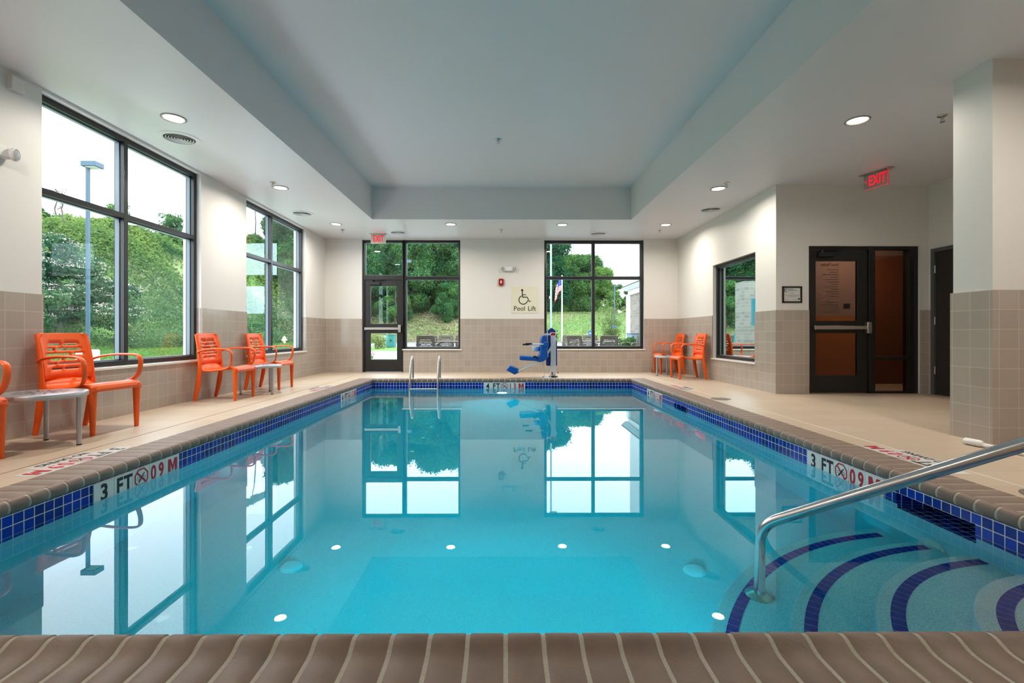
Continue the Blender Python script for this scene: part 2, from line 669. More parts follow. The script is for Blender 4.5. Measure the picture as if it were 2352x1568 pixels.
def m_mesh(mb, w, h, m, dep=0.0012):
    """A heavy capital M, centred."""
    s_, a, b_ = w * 0.27, w / 2, h / 2
    q = [(-a, -b_), (-a + s_, -b_), (-a + s_, b_ * 0.25), (0, -b_ * 0.95), (a - s_, b_ * 0.25), (a - s_, -b_), (a, -b_), (a, b_), (a - s_ * 1.15, b_), (0, -b_ * 0.1), (-a + s_ * 1.15, b_), (-a, b_)]
    parts = [[q[0], q[1], q[2], q[10], q[11]], [q[2], q[3], q[9], q[10]], [q[3], q[4], q[8], q[9]], [q[4], q[5], q[6], q[7], q[8]]]
    for p in parts:
        mb.add([(x, y, dep) for x, y in p], [tuple(range(len(p)))], 0, m)
    return mb


def frame3(o, ex, ey):
    """Matrix whose local x, y lie along ex, ey (a writing plane) at origin o."""
    ex, ey = Vector(ex).normalized(), Vector(ey).normalized()
    ez = ex.cross(ey)
    m = Matrix((ex, ey, ez)).transposed().to_4x4()
    m.translation = Vector(o)
    return m


def arc(cx, cy, r, a0, a1, n):
    return [(cx + r * math.cos(a0 + (a1 - a0) * i / n), cy + r * math.sin(a0 + (a1 - a0) * i / n)) for i in range(n + 1)]


# ------------------------------------------------------------------ key sizes (metres; x right, y away, z up)
XL, XR, YF = -4.09, 3.96, 10.84        # left, right and far walls
YB = -1.7                              # wall behind the camera
ZC, ZT = 3.05, 3.66                    # soffit and tray ceilings
PX0, PX1, PY0, PY1 = -2.52, 2.42, 1.352, 9.03   # pool edge
ZW = -0.157                            # water level
CW = 0.33                              # coping width
YREC, XREC = 6.9, 6.2                  # recess with the corridor door
CX, CY0, CY1 = 3.86, 3.73, 4.06        # wall end by the recess
ZTILE = 1.22
YG = -0.06                             # ground outside


def struct(o):
    o['kind'] = 'structure'
    return o


# ------------------------------------------------------------------ floor
fb = MB()
ox0, ox1, oy0, oy1 = PX0 - CW, PX1 + CW, PY0 - CW, PY1 + CW
fb.box(XL, ox0, YB, YF, -0.25, 0)
fb.box(ox1, XR + 0.1, YB, YF, -0.25, 0)
fb.box(ox0, ox1, oy1, YF, -0.25, 0)
fb.box(ox0, ox1, YB, oy0, -0.25, 0)
fb.box(XR + 0.1, XREC, CY1, YREC, -0.25, 0)
fb.box(XR + 0.1, XREC, YB, CY1, -0.25, 0)
struct(fb.build('floor', 'deck'))
for nm, x0, x1, y0, y1, m in (('trim_1', -3.137, -3.128, 0.2, YF - 0.9, 'joint_d'), ('trim_2', 2.945, 2.957, 0.2, YF - 0.9, 'joint')):
    struct(MB().box(x0, x1, y0, y1, -0.004, 0.0012).build(nm, m))


# ------------------------------------------------------------------ coping: bullnosed bricks with a raised grip lip
def coping_profile():
    p = [(0.012, -0.052), (0.002, -0.050), (-0.010, -0.040), (-0.016, -0.026), (-0.016, -0.010), (-0.012, 0.006), (-0.003, 0.017),
         (0.009, 0.0225), (0.020, 0.023), (0.032, 0.020), (0.046, 0.0125), (0.060, 0.0060), (0.076, 0.0022), (0.10, 0.0012), (CW, 0.001), (CW, -0.05)]
    return p


def coping_run(mb, o, along, out, length, pitch=0.106, gap=0.0115):
    """Bricks laid from o along 'along'; 'out' points away from the water."""
    along, out, o = Vector(along), Vector(out), Vector(o)
    prof = coping_profile()
    k = len(prof)
    n = max(1, round(length / pitch))
    pt = length / n

    def ring(s, shrink):
        r = []
        for u, z in prof:
            uu = u + (shrink if u < 0.1 else 0)
            zz = z - (shrink if z > -0.01 else 0)
            r.append(tuple(o + along * s + out * uu + Vector((0, 0, zz))))
        return r
    flip = along.cross(out).z > 0
    for i in range(n):
        s0, s1 = i * pt + gap / 2, (i + 1) * pt - gap / 2
        rr = [ring(s0, 0.0025), ring(s0 + 0.003, 0.0), ring(s1 - 0.003, 0.0), ring(s1, 0.0025)]
        vs = sum(rr, [])
        fs = []
        for a in range(3):
            for q in range(k - 1):
                f = (a * k + q, a * k + q + 1, (a + 1) * k + q + 1, (a + 1) * k + q)
                fs.append(f if not flip else tuple(reversed(f)))
        e0, e1 = tuple(range(k)), tuple(3 * k + q for q in range(k - 1, -1, -1))
        fs += [tuple(reversed(e0)), tuple(reversed(e1))] if not flip else [e0, e1]
        mb.add(vs, fs, 0)
    g0, g1 = ring(0, 0.0022), ring(length, 0.0022)
    fs = []
    for q in range(k - 1):
        f = (q, q + 1, k + q + 1, k + q)
        fs.append(f if not flip else tuple(reversed(f)))
    mb.add(g0 + g1, fs, 1)


cb = MB()
coping_run(cb, (PX0, PY0, 0), (0, 1, 0), (-1, 0, 0), PY1 - PY0)
coping_run(cb, (PX1, PY0, 0), (0, 1, 0), (1, 0, 0), PY1 - PY0)
coping_run(cb, (PX0, PY1, 0), (1, 0, 0), (0, 1, 0), PX1 - PX0)
coping_run(cb, (PX0 - CW, PY0, 0), (1, 0, 0), (0, -1, 0), PX1 - PX0 + 2 * CW)
for x0, x1 in ((PX0 - CW, PX0), (PX1, PX1 + CW)):
    cb.box(x0, x1, PY1, PY1 + CW, -0.05, 0.001, 0)
tag(struct(cb.build('trim_3', ['brick', 'grout'], smooth=40)), 'brown brick coping with raised rounded lip around the pool')

# ------------------------------------------------------------------ pool basin, waterline tile, water
ZF0, ZF1 = -1.06, -1.38                     # floor at the near and the far end
SK = [(2.42, 2.91, -0.105), (6.28, 6.73, -0.105)]     # skimmer openings in the right wall (y0, y1, top)
ZSK = -0.30
bb = MB()
ZB0 = -0.215                                # lower edge of the tile band
bb.quad((PX0, PY0, ZF0), (PX1, PY0, ZF0), (PX1, PY1, ZF1), (PX0, PY1, ZF1))
bb.quad((PX0, PY1, ZB0), (PX0, PY0, ZB0), (PX0, PY0, ZF0), (PX0, PY1, ZF1))
bb.quad((PX1, PY1, ZB0), (PX0, PY1, ZB0), (PX0, PY1, ZF1), (PX1, PY1, ZF1))
bb.quad((PX0, PY0, ZB0), (PX1, PY0, ZB0), (PX1, PY0, ZF0), (PX0, PY0, ZF0))


def zfl(y):
    return ZF0 + (ZF1 - ZF0) * (y - PY0) / (PY1 - PY0)


ys = [PY0] + [q for s in SK for q in s[:2]] + [PY1]
for a, b_ in zip(ys[:-1], ys[1:]):
    top = ZSK if any(abs(a - s[0]) < 1e-6 for s in SK) else ZB0
    bb.quad((PX1, a, top), (PX1, b_, top), (PX1, b_, zfl(b_)), (PX1, a, zfl(a)))
struct(bb.build('pool_basin', 'plaster'))
tb = MB()
ZBT = -0.046
TH = 0.006
tb.box(PX0 - 0.02, PX0 + TH, PY0, PY1, ZB0, ZBT)
tb.box(PX0, PX1, PY1 - TH, PY1 + 0.02, ZB0, ZBT)
tb.box(PX0, PX1, PY0 - 0.02, PY0 + TH, ZB0, ZBT)
for a, b_ in zip(ys[:-1], ys[1:]):
    low = ZB0
    for s in SK:
        if abs(a - s[0]) < 1e-6:
            low = s[2]
    tb.box(PX1 - TH, PX1 + 0.02, a, b_, low, ZBT)
for y0, y1, zt in SK:                        # tiled skimmer throats
    d, sp = 0.34, 0.07
    tb.quad((PX1, y0, zt), (PX1 + d, y0 + sp, zt - 0.02), (PX1 + d, y1 - sp, zt - 0.02), (PX1, y1, zt))
    tb.quad((PX1, y0, ZSK), (PX1, y1, ZSK), (PX1 + d, y1 - sp, ZSK), (PX1 + d, y0 + sp, ZSK))
    tb.quad((PX1, y0, ZSK), (PX1 + d, y0 + sp, ZSK), (PX1 + d, y0 + sp, zt - 0.02), (PX1, y0, zt))
    tb.quad((PX1 + d, y1 - sp, ZSK), (PX1, y1, ZSK), (PX1, y1, zt), (PX1 + d, y1 - sp, zt - 0.02))
    tb.quad((PX1 + d, y0 + sp, ZSK), (PX1 + d, y1 - sp, ZSK), (PX1 + d, y1 - sp, zt), (PX1 + d, y0 + sp, zt))
tag(struct(tb.build('trim_4', 'btile')), 'cobalt blue waterline tile band around the pool')
wb = MB().box(PX0 - 0.015, PX1 + 0.38, PY0 - 0.015, PY1 + 0.015, -1.5, ZW)
tag(wb.build('water', 'water'), 'still turquoise pool water', 'water', kind='stuff')

# corner entry steps: quarter rings round the near right corner, each with a navy tile strip
SCX, SCY = 2.48, 1.28
STEPS = [(0.862, 0.15, 0.744), (1.165, 0.33, 1.061), (1.462, 0.51, 1.360), (1.782, 0.69, 1.665)]
steps = empty('pool_steps', (0, 0, 0), kind='structure')
sb = MB()


def ring_pts(r, z, n=48):
    pts = []
    for i in range(n + 1):
        a = PI / 2 * 0.94 + (PI * 1.06 - PI / 2 * 0.94) * i / n
        x = min(PX1, SCX + r * math.cos(a))
        y = max(PY0, SCY + r * math.sin(a))
        pts.append((x, y, z))
    return pts


prev_in = None
for k, (r, d, rs) in enumerate(STEPS):
    z = ZW - d
    inner = STEPS[k - 1][0] if k else 0.0
    rings = [ring_pts(max(inner - 0.03, 0.02), z), ring_pts(r - 0.02, z), ring_pts(r - 0.006, z - 0.006), ring_pts(r, z - 0.02),
             ring_pts(r, (ZW - STEPS[k + 1][1] - 0.002) if k < 3 else ZF0 - 0.2)]
    n = len(rings[0])
    vs = sum(rings, [])
    fs = []
    for a in range(len(rings) - 1):
        for i in range(n - 1):
            fs.append((a * n + i, (a + 1) * n + i, (a + 1) * n + i + 1, a * n + i + 1))
    sb.add(vs, [tuple(reversed(q)) for q in fs])
sb.build('step_body', 'stepplaster', steps, smooth=40)
for k, (r, d, rs) in enumerate(STEPS):
    z = ZW - d + 0.002
    mb = MB()
    pitch = 0.0485
    a0 = math.radians(94)
    a1 = math.radians(176 if rs > 1 else 172)
    nt_ = int((a1 - a0) * (rs + 0.025) / pitch)
    for i in range(nt_):
        b0 = a0 + (i * pitch + 0.002) / (rs + 0.025)
        b1 = a0 + ((i + 1) * pitch - 0.002) / (rs + 0.025)
        q = [(SCX + rr * math.cos(b), SCY + rr * math.sin(b)) for rr, b in ((rs, b0), (rs + 0.05, b0), (rs + 0.05, b1), (rs, b1))]
        if min(p[1] for p in q) < PY0 + 0.01:
            continue
        mb.prism(q, z - 0.004, z)
    mb.build('tile_strip', 'btile1', steps)

# main drains on the floor
for x, y, lab in ((-1.315, 2.93, 'round pale drain cover on the pool floor toward the window side'), (1.16, 2.89, 'round pale drain cover on the pool floor toward the handrail')):
    d = empty('floor_drain', (x, y, zfl(y)), label=lab, cat='drain', group='main drains on the pool floor')
    MB().lathe([(0.0, 0.012), (0.048, 0.012), (0.066, 0.006), (0.068, 0.0)], 32, cap=False).build('flange', 'drainw', d, smooth=30)
    MB().lathe([(0.047, 0.012), (0.049, 0.019), (0.0, 0.022)], 32, cap=False).build('cover', 'drainw', d, smooth=30)

# pool lights: one lit on the far wall, one on the right wall beside the steps, an unseen one added on the near wall to brighten the water
def pool_light(loc, ax, label, lit, k=1.0):
    d = empty('pool_light', loc, label=label, cat='pool light', group='underwater pool lights')
    q = Vector((0, 0, 1)).rotation_difference(Vector(ax)).to_matrix().to_4x4() @ Matrix.Scale(k, 4)
    MB().lathe([(0.115, -0.002), (0.118, 0.012), (0.105, 0.022), (0.092, 0.018), (0.092, 0.0)], 36, mat=q).build('bezel', 'white', d, smooth=40)
    MB().lathe([(0.092, 0.004), (0.092, 0.016), (0.07, 0.030), (0.035, 0.038), (0.0, 0.040)], 36, mat=q, cap=False).build('lens', 'plens' if lit else 'white', d, smooth=60)
    if lit:
        ld = bpy.data.lights.new('pool_light_beam', 'AREA')
        ld.shape = 'DISK'
        ld.size = 0.16
        ld.energy = POOL_LIGHT_W[lit]
        ld.color = (0.9, 1.0, 1.0)
        lo = bpy.data.objects.new('pool_light_beam', ld)
        COL.objects.link(lo)
        lo.parent = d
        lo.location = Vector(ax) * 0.05
        ld.spread = math.radians(130)
        lo.rotation_euler = Vector((0, 0, -1)).rotation_difference((Vector(ax) + Vector((0, 0, -0.35))).normalized()).to_euler()
    return d


pool_light((-0.05, PY1, -0.80), (0, -1, 0), 'lit round pool light below the waterline on the far pool wall', 'far')
pool_light((PX1, 2.66, -0.64), (-1, 0, 0), 'unlit round pool light on the right pool wall beside the steps', None, 0.62)
pool_light((-0.05, PY0, -0.62), (0, 1, 0), 'unseen pool light added on the near pool wall to brighten the water', 'near')

# ------------------------------------------------------------------ ceiling: soffit ring round a raised tray
ce = MB()
TX0, TX1, TY0, TY1 = -2.515, 2.41, 1.36, 9.03
ce.box(XL - 0.3, TX0, YB, YF + 0.3, ZC, ZT + 0.12)
ce.box(TX1, XREC + 0.3, YB, YF + 0.3, ZC, ZT + 0.12)
ce.box(TX0, TX1, TY1, YF + 0.3, ZC, ZT + 0.12)
ce.box(TX0, TX1, YB, TY0, ZC, ZT + 0.12)
ce.box(TX0, TX1, TY0, TY1, ZT, ZT + 0.12)
struct(ce.build('ceiling', 'ceil'))


# ------------------------------------------------------------------ walls
def wall_x(mb, X0, X1, y0, y1, holes, z0=0.0, z1=ZC):
    """Wall slab between X0..X1 running along y with rectangular holes (ya, yb, za, zb)."""
    hs = sorted(holes)
    cur = y0
    for ya, yb, za, zb in hs:
        mb.box(X0, X1, cur, ya, z0, z1)
        if za > z0:
            mb.box(X0, X1, ya, yb, z0, za)
        if zb < z1:
            mb.box(X0, X1, ya, yb, zb, z1)
        cur = yb
    mb.box(X0, X1, cur, y1, z0, z1)


def wall_y(mb, Y0, Y1, x0, x1, holes, z0=0.0, z1=ZC):
    hs = sorted(holes)
    cur = x0
    for xa, xb, za, zb in hs:
        mb.box(cur, xa, Y0, Y1, z0, z1)
        if za > z0:
            mb.box(xa, xb, Y0, Y1, z0, za)
        if zb < z1:
            mb.box(xa, xb, Y0, Y1, zb, z1)
        cur = xb
    mb.box(cur, x1, Y0, Y1, z0, z1)


TT = 0.014                                   # tile thickness
WH = 3.02
LW = [(4.22, 6.42, 0.53, WH), (7.54, 9.77, 0.53, WH)]
w = MB()
wall_x(w, XL - 0.24, XL, YB, YF, LW)
wl = struct(w.build('wall_left', 'wall'))
w = MB()
wall_x(w, XL - 0.002, XL + TT, YB, YF, LW, 0.0, ZTILE)
for ya, yb, za, zb in LW:                    # tiled returns inside the openings
    w.box(XL - 0.07, XL, ya - 0.001, ya + 0.006, za, ZTILE)
    w.box(XL - 0.07, XL, yb - 0.006, yb + 0.001, za, ZTILE)
w.build('wainscot', 'wtile', wl)

FD = (-3.253, -1.013)
FW = (0.906, 3.19)
holes = [(FD[0], -2.31, 0.0, WH), (-2.31, FD[1], 0.53, WH), (FW[0], FW[1], 0.53, WH)]
w = MB()
wall_y(w, YF, YF + 0.24, XL - 0.24, XREC, holes)
wf = struct(w.build('wall_far', 'wall'))
w = MB()
wall_y(w, YF - TT, YF + 0.002, XL, XR, holes, 0.0, ZTILE)
w.build('wainscot', 'wtile', wf)

RW = [(7.47, 9.0, 0.42, 2.17)]
w = MB()
wall_x(w, XR, XR + 0.2, YREC + 0.2, YF, RW)
wr = struct(w.build('wall_right', 'wall'))
w = MB()
wall_x(w, XR - TT, XR + 0.002, YREC - TT, YF, RW, 0.0, ZTILE)
w.build('wainscot', 'wtile', wr)

DR = (4.44, 6.07, 0.0, 2.157)
w = MB()
wall_y(w, YREC, YREC + 0.2, XR, 7.7, [DR])
wd = struct(w.build('wall_recess', 'wall'))
w = MB()
wall_y(w, YREC - TT, YREC + 0.002, XR + 0.002, XREC, [DR], 0.0, ZTILE)
w.build('wainscot', 'wtile', wd)

SD = (5.70, 6.84, 0.0, 2.10)                 # opening of the dark door in the recess side wall
w = MB()
wall_x(w, XREC, XREC + 0.2, YB, YREC, [SD])
wx = struct(w.build('wall_side', 'wall'))
w = MB()
wall_x(w, XREC - TT, XREC + 0.002, CY1, YREC, [SD], 0.0, ZTILE)
w.box(XREC - TT, XREC + 0.002, YB, CY0, 0.0, ZTILE)
w.build('wainscot', 'wtile', wx)

wc = struct(MB().box(CX, XREC, CY0, CY1, 0, ZC).build('wall_column', 'wall'))
MB().box(CX - TT, XREC, CY0 - TT, CY1 + TT, 0, ZTILE).build('wainscot', 'wtile', wc)

w = MB()
wall_y(w, YB - 0.2, YB, XL - 0.24, XREC + 0.2, [])
wn = struct(w.build('wall_near', 'wall'))
MB().box(XL, XREC, YB, YB + TT, 0, ZTILE).build('wainscot', 'wtile', wn)


# ------------------------------------------------------------------ windows
def window(name, P, ua, ub, za, zb, umid, zmid, sill_out=0.03, w_=0.055, depth=0.11, refl='glass', sill=True, mull=True):
    """Storefront window in a vertical plane. P(u, d, z) maps along, depth outward, height to world."""
    root = empty(name, kind='structure')
    fr = MB()

    def bx(mb, u0, u1, d0, d1, z0, z1, mi=0):
        a, b_ = P(u0, d0, z0), P(u1, d1, z1)
        mb.box(min(a[0], b_[0]), max(a[0], b_[0]), min(a[1], b_[1]), max(a[1], b_[1]), z0, z1, mi)
    d0, d1 = 0.06, 0.06 + depth
    bx(fr, ua, ua + w_, d0, d1, za, zb)
    bx(fr, ub - w_, ub, d0, d1, za, zb)
    h0, h1 = d0 + 0.002, d1 - 0.002
    bx(fr, ua + 0.002, ub - 0.002, h0, h1, zb - w_, zb - 0.001)
    bx(fr, ua + 0.002, ub - 0.002, h0, h1, za + 0.001, za + w_)
    us = [ua + w_, ub - w_]
    if mull:
        bx(fr, umid - w_ / 2, umid + w_ / 2, d0, d1, za, zb)
        us = [ua + w_, umid - w_ / 2, umid + w_ / 2, ub - w_]
    zs = [za + w_, zb - w_]
    if zmid:
        bx(fr, ua + 0.002, ub - 0.002, h0, h1, zmid - w_ / 2, zmid + w_ / 2)
        zs = [za + w_, zmid - w_ / 2, zmid + w_ / 2, zb - w_]
    fr.build('window_frame', 'frame', root, bevel=0.003)
    dg = 0.06 + depth * 0.55
    bead = MB()
    for i in range(0, len(us), 2):
        for j in range(0, len(zs), 2):
            u0, u1, z0, z1 = us[i], us[i + 1], zs[j], zs[j + 1]
            pm = MB()
            bx(pm, u0, u1, dg, dg + 0.002, z0, z1)
            # one sheet of glass
            g = MB().quad(P(u0, dg, z0), P(u1, dg, z0), P(u1, dg, z1), P(u0, dg, z1))
            g.build('pane', refl, root)
            for q in ((u0, u0 + 0.012, z0, z1), (u1 - 0.012, u1, z0, z1), (u0, u1, z0, z0 + 0.012), (u0, u1, z1 - 0.012, z1)):
                bx(bead, q[0], q[1], dg - 0.012, dg + 0.03, q[2], q[3])
    bead.build('glazing_bead', 'frame_edge', root)
    if sill:
        s = MB()
        bx(s, ua - 0.03, ub + 0.03, -sill_out, 0.0, za - 0.028, za - 0.002)
        bx(s, ua, ub, 0.0, 0.062, za - 0.028, za - 0.002)
        s.build('window_sill', 'sill', root, bevel=0.004)
    return root


def PL(u, d, z):
    return (XL - d, u, z)


def PF(u, d, z):
    return (u, YF + d, z)


def PR(u, d, z):
    return (XR + d, u, z)


window('window_1', PL, *LW[0], 5.23, 2.16)
window('window_2', PL, *LW[1], 8.49, 2.16)
window('window_3', PF, FW[0], FW[1], 0.53, WH, 2.045, 2.165)
window('window_4', PR, *RW[0], 0, None, mull=False)

# window 5: the sidelight, transom and frame round the exit door
r5 = empty('window_5', kind='structure')
fr = MB()
y0, y1 = YF + 0.05, YF + 0.16
fw = 0.05
fr.box(FD[0], FD[0] + 0.045, y0, y1, 0, WH)
fr.box(FD[1] - 0.04, FD[1], y0, y1, 0.53, WH)
fr.box(-2.345, -2.262, y0, y1, 0, WH)
y0, y1 = y0 + 0.002, y1 - 0.002
fr.box(FD[0] + 0.002, FD[1] - 0.002, y0, y1, WH - 0.045, WH - 0.001)
fr.box(FD[0] + 0.002, -2.3, y0, y1, 2.115, 2.215)
fr.box(-2.3, FD[1] - 0.002, y0, y1, 2.125, 2.19)
fr.box(-2.3, FD[1] - 0.002, y0, y1, 0.531, 0.565)
fr.build('window_frame', 'black', r5, bevel=0.003)
bead = MB()
for a, b_, c, d in ((-3.208, -2.345, 2.215, 2.975), (-2.262, -1.053, 2.19, 2.975), (-2.262, -1.053, 0.565, 2.125)):
    MB().quad((a, YF + 0.115, c), (b_, YF + 0.115, c), (b_, YF + 0.115, d), (a, YF + 0.115, d)).build('pane', 'glass', r5)
    for q in ((a, a + 0.012, c, d), (b_ - 0.012, b_, c, d), (a, b_, c, c + 0.012), (a, b_, d - 0.012, d)):
        bead.box(q[0], q[1], YF + 0.10, YF + 0.14, q[2], q[3])
bead.build('glazing_bead', 'frame_edge', r5)
MB().box(-2.33, FD[1] + 0.03, YF - 0.045, YF + 0.05, 0.502, 0.528).build('window_sill', 'sill', r5, bevel=0.004)


# ------------------------------------------------------------------ doors
def push_bar(root, xa, xb, y, z, m='satin'):
    b = MB()
    b.box(xa, xb, y - 0.062, y - 0.03, z - 0.027, z + 0.027)
    b.box(xa - 0.012, xa + 0.015, y - 0.066, y, z - 0.031, z + 0.031)
    bo = b.build('push_bar', m, root, bevel=0.005)
    MB().box(xb - 0.035, xb + 0.035, y - 0.075, y, z - 0.085, z + 0.085).build('latch_case', m, bo, bevel=0.012)
    return bo


def closer(root, x, y, z):
    c = MB()
    c.box(x, x + 0.24, y - 0.065, y, z - 0.03, z + 0.03)
    c.lathe([(0.022, 0.0), (0.022, 0.05)], 14, mat=T(x + 0.07, y - 0.03, z + 0.02))
    c.bar((x + 0.07, y - 0.03, z + 0.075), (x + 0.36, y - 0.05, z + 0.07), 0.022, 0.01)
    c.bar((x + 0.36, y - 0.05, z + 0.07), (x + 0.2, y - 0.01, z + 0.08), 0.02, 0.01)
    c.build('door_closer', 'dark', root, bevel=0.004)


def glazed_leaf(root, x0, x1, yf, z1, gx, gu, gl, frame='black', glass='glass', th=0.045):
    """Metal door leaf with an upper and a lower light."""
    l = MB()
    l.box(x0, gx[0], yf, yf + th, 0.008, z1)
    l.box(gx[1], x1, yf, yf + th, 0.008, z1)
    l.box(gx[0], gx[1], yf, yf + th, gu[1], z1)
    l.box(gx[0], gx[1], yf, yf + th, gl[1], gu[0])
    l.box(gx[0], gx[1], yf, yf + th, 0.008, gl[0])
    l.build('door_leaf', frame, root, bevel=0.003)
    for a, b_ in (gu, gl):
        MB().quad((gx[0], yf + 0.022, a), (gx[1], yf + 0.022, a), (gx[1], yf + 0.022, b_), (gx[0], yf + 0.022, b_)).build('pane', glass, root)


d1 = empty('door_1', kind='structure')
glazed_leaf(d1, -3.205, -2.35, YF + 0.075, 2.112, (-3.078, -2.473), (1.104, 1.97), (0.286, 0.89))
push_bar(d1, -3.19, -2.40, YF + 0.075, 0.994)
closer(d1, -3.09, YF + 0.075, 2.03)

d2 = empty('door_2', kind='structure')
yd = YREC + 0.05
f2 = MB()
f2.box(DR[0], DR[0] + 0.04, yd - 0.02, yd + 0.1, 0, DR[3])
f2.box(DR[1] - 0.05, DR[1], yd - 0.02, yd + 0.1, 0, DR[3])
f2.box(5.345, 5.44, yd - 0.02, yd + 0.1, 0, DR[3])
f2.box(DR[0] + 0.002, DR[1] - 0.002, yd - 0.018, yd + 0.098, DR[3] - 0.045, DR[3] - 0.001)
f2.box(5.438, 6.018, yd - 0.018, yd + 0.098, 0.49, 0.54)
f2.box(5.438, 6.018, yd - 0.018, yd + 0.098, 0.001, 0.025)
f2.box(5.94, 6.021, yd - 0.016, yd + 0.096, 0.002, DR[3] - 0.003)
f2.build('door_frame', 'black', d2, bevel=0.003)
glazed_leaf(d2, 4.485, 5.34, yd, 2.105, (4.575, 5.19), (1.066, 1.945), (0.262, 0.883), 'black', 'dglass')
for a, b_ in ((0.54, 2.11), (0.025, 0.49)):
    MB().quad((5.44, yd + 0.04, a), (5.94, yd + 0.04, a), (5.94, yd + 0.04, b_), (5.44, yd + 0.04, b_)).build('pane', 'dglass', d2)
push_bar(d2, 4.53, 5.32, yd, 0.965)
closer(d2, 4.58, yd, 2.03)

d3 = empty('door_3', kind='structure')
f3 = MB()
f3.box(XREC - 0.03, XREC + 0.05, SD[1] - 0.055, SD[1], 0, SD[3])
f3.box(XREC - 0.03, XREC + 0.05, SD[0], SD[0] + 0.055, 0, SD[3])
f3.box(XREC - 0.028, XREC + 0.048, SD[0] + 0.002, SD[1] - 0.002, SD[3] - 0.055, SD[3] - 0.001)
f3.build('door_frame', plain('grey door frame', (0.085, 0.095, 0.105), 0.45), d3, bevel=0.003)
MB().box(XREC - 0.005, XREC + 0.04, SD[0] + 0.058, SD[1] - 0.058, 0.008, SD[3] - 0.058).build('door_leaf', 'dwood', d3)
for z in (0.35, 1.06, 1.80):
    MB().lathe([(0.011, -0.055), (0.011, 0.055)], 10, mat=T(XREC - 0.016, SD[1] - 0.058, z)).build('hinge', 'steel', d3, smooth=40)

# corridor behind the glazed door and a black sheet for the unlit room behind the small window
YC = 8.3
co = struct(MB().box(XR + 0.45, 7.6, YC, YC + 0.1, 0, 2.6).build('wall_corridor', 'corr_p'))
MB().box(XR + 0.45, 6.45, YC - 0.006, YC, 0.15, 1.18).build('wainscot', 'corr_o', co)
MB().box(XR + 0.45, 7.6, YC - 0.012, YC, 0.0, 0.15).build('baseboard', plain('grey baseboard', (0.13, 0.11, 0.09), 0.6), co)
struct(MB().box(XR + 0.40, XR + 0.45, YREC + 0.2, YC, 0, 2.6).build('wall_corridor_left', 'corr_p'))
struct(MB().box(7.6, 7.7, YREC + 0.2, YC, 0, 2.6).build('wall_corridor_right', 'corr_p'))
struct(MB().box(XR + 0.4, 7.7, YREC + 0.002, YC, -0.1, 0).build('floor_corridor', 'corr_f'))
struct(MB().box(XR + 0.4, 7.7, YREC + 0.2, YC, 2.6, 2.7).build('ceiling_corridor', 'wall'))
struct(MB().box(XR + 0.38, XR + 0.40, 7.0, 10.7, 0, 2.9).build('wall_room_shade', 'dark'))  # black sheet; the unlit room's darkness is put into its colour
struct(MB().box(XREC + 0.21, XREC + 0.25, SD[0] - 0.2, SD[1] + 0.06, 0, 2.4).build('wall_light_block', 'dark'))  # black slab added to block sky light behind the dark door
struct(MB().box(XREC - 0.001, XREC + 0.25, SD[0] - 0.2, SD[1] + 0.06, -0.2, 0.0).build('floor_store', 'deck'))
struct(MB().box(FD[0], -2.3, YF, YF + 0.27, -0.2, 0.0).build('floor_threshold', 'concrete'))
d4 = empty('door_4', kind='structure')
MB().box(6.47, 7.5, YC - 0.03, YC - 0.012, 0.0, 2.24).build('door_leaf', 'corr_d', d4)
for z in (0.35, 1.05, 1.95):
    MB().box(7.0, 7.03, YC - 0.045, YC - 0.03, z - 0.09, z + 0.09).build('hinge', 'dark', d4)
ld = bpy.data.lights.new('added_corridor_lamp', 'AREA')  # out-of-view light without a fixture, added to brighten the corridor
ld.shape = 'DISK'
ld.size = 0.2
ld.energy = 16
ld.color = (1.0, 0.78, 0.55)
lo = bpy.data.objects.new('added_corridor_lamp', ld)
lo.location = (5.9, 7.6, 2.57)
COL.objects.link(lo)


# ------------------------------------------------------------------ ceiling fittings
def downlight_proto():
    d = empty('downlight', (0, 0, ZC))
    MB().lathe([(0.112, 0.0), (0.114, -0.006), (0.106, -0.011), (0.098, -0.010), (0.096, 0.0)], 40, cap=False).build('trim_ring', 'trimg', d, smooth=40)
    MB().lathe([(0.097, -0.010), (0.088, -0.0035)], 40, cap=False).build('reflector', 'reflector', d, smooth=40)
    MB().lathe([(0.0885, -0.0035), (0.0, -0.0035)], 40, cap=False).build('lens', 'lens', d)
    l_ = bpy.data.lights.new('downlight_beam', 'AREA')
    l_.shape = 'DISK'
    l_.size = 0.15
    l_.energy = DOWNLIGHT_W
    l_.color = DOWNLIGHT_COL
    l_.spread = math.radians(165)
    o = bpy.data.objects.new('downlight_beam', l_)
    COL.objects.link(o)
    o.parent = d
    o.location = (0, 0, -0.014)
    return d


LAMPS = [(-3.34, 4.81, 'lit downlight in the soffit above the big left window'),
         (-3.34, 7.09, 'lit downlight beside a sprinkler above the pier between the left windows'),
         (-3.34, 9.42, 'lit downlight in the far left corner of the soffit'),
         (-1.07, 9.42, 'lit downlight in front of the far wall above the ladder'),
         (1.15, 9.45, 'lit downlight in front of the left half of the far right window'),
         (3.21, 9.44, 'lit downlight in the far right corner of the soffit'),
         (3.20, 7.09, 'lit downlight with a sprinkler at its edge on the right soffit'),
         (3.60, 4.82, 'lit downlight in the soffit before the red exit sign with an arrow'),
         (-3.34, 2.52, 'lit downlight in the left soffit near the camera'),
         (3.60, 2.52, 'lit downlight in the right soffit near the camera'),
         (-3.34, 0.24, 'lit downlight in the near left corner of the soffit'),
         (3.60, 0.24, 'lit downlight in the near right corner of the soffit')]
dl = downlight_proto()
for i, (x, y, lab) in enumerate(LAMPS):
    o = dl if i == 0 else copy_tree(dl)
    o.location = (x, y, ZC)
    tag(o, lab, 'ceiling light', 'downlights in the soffit')


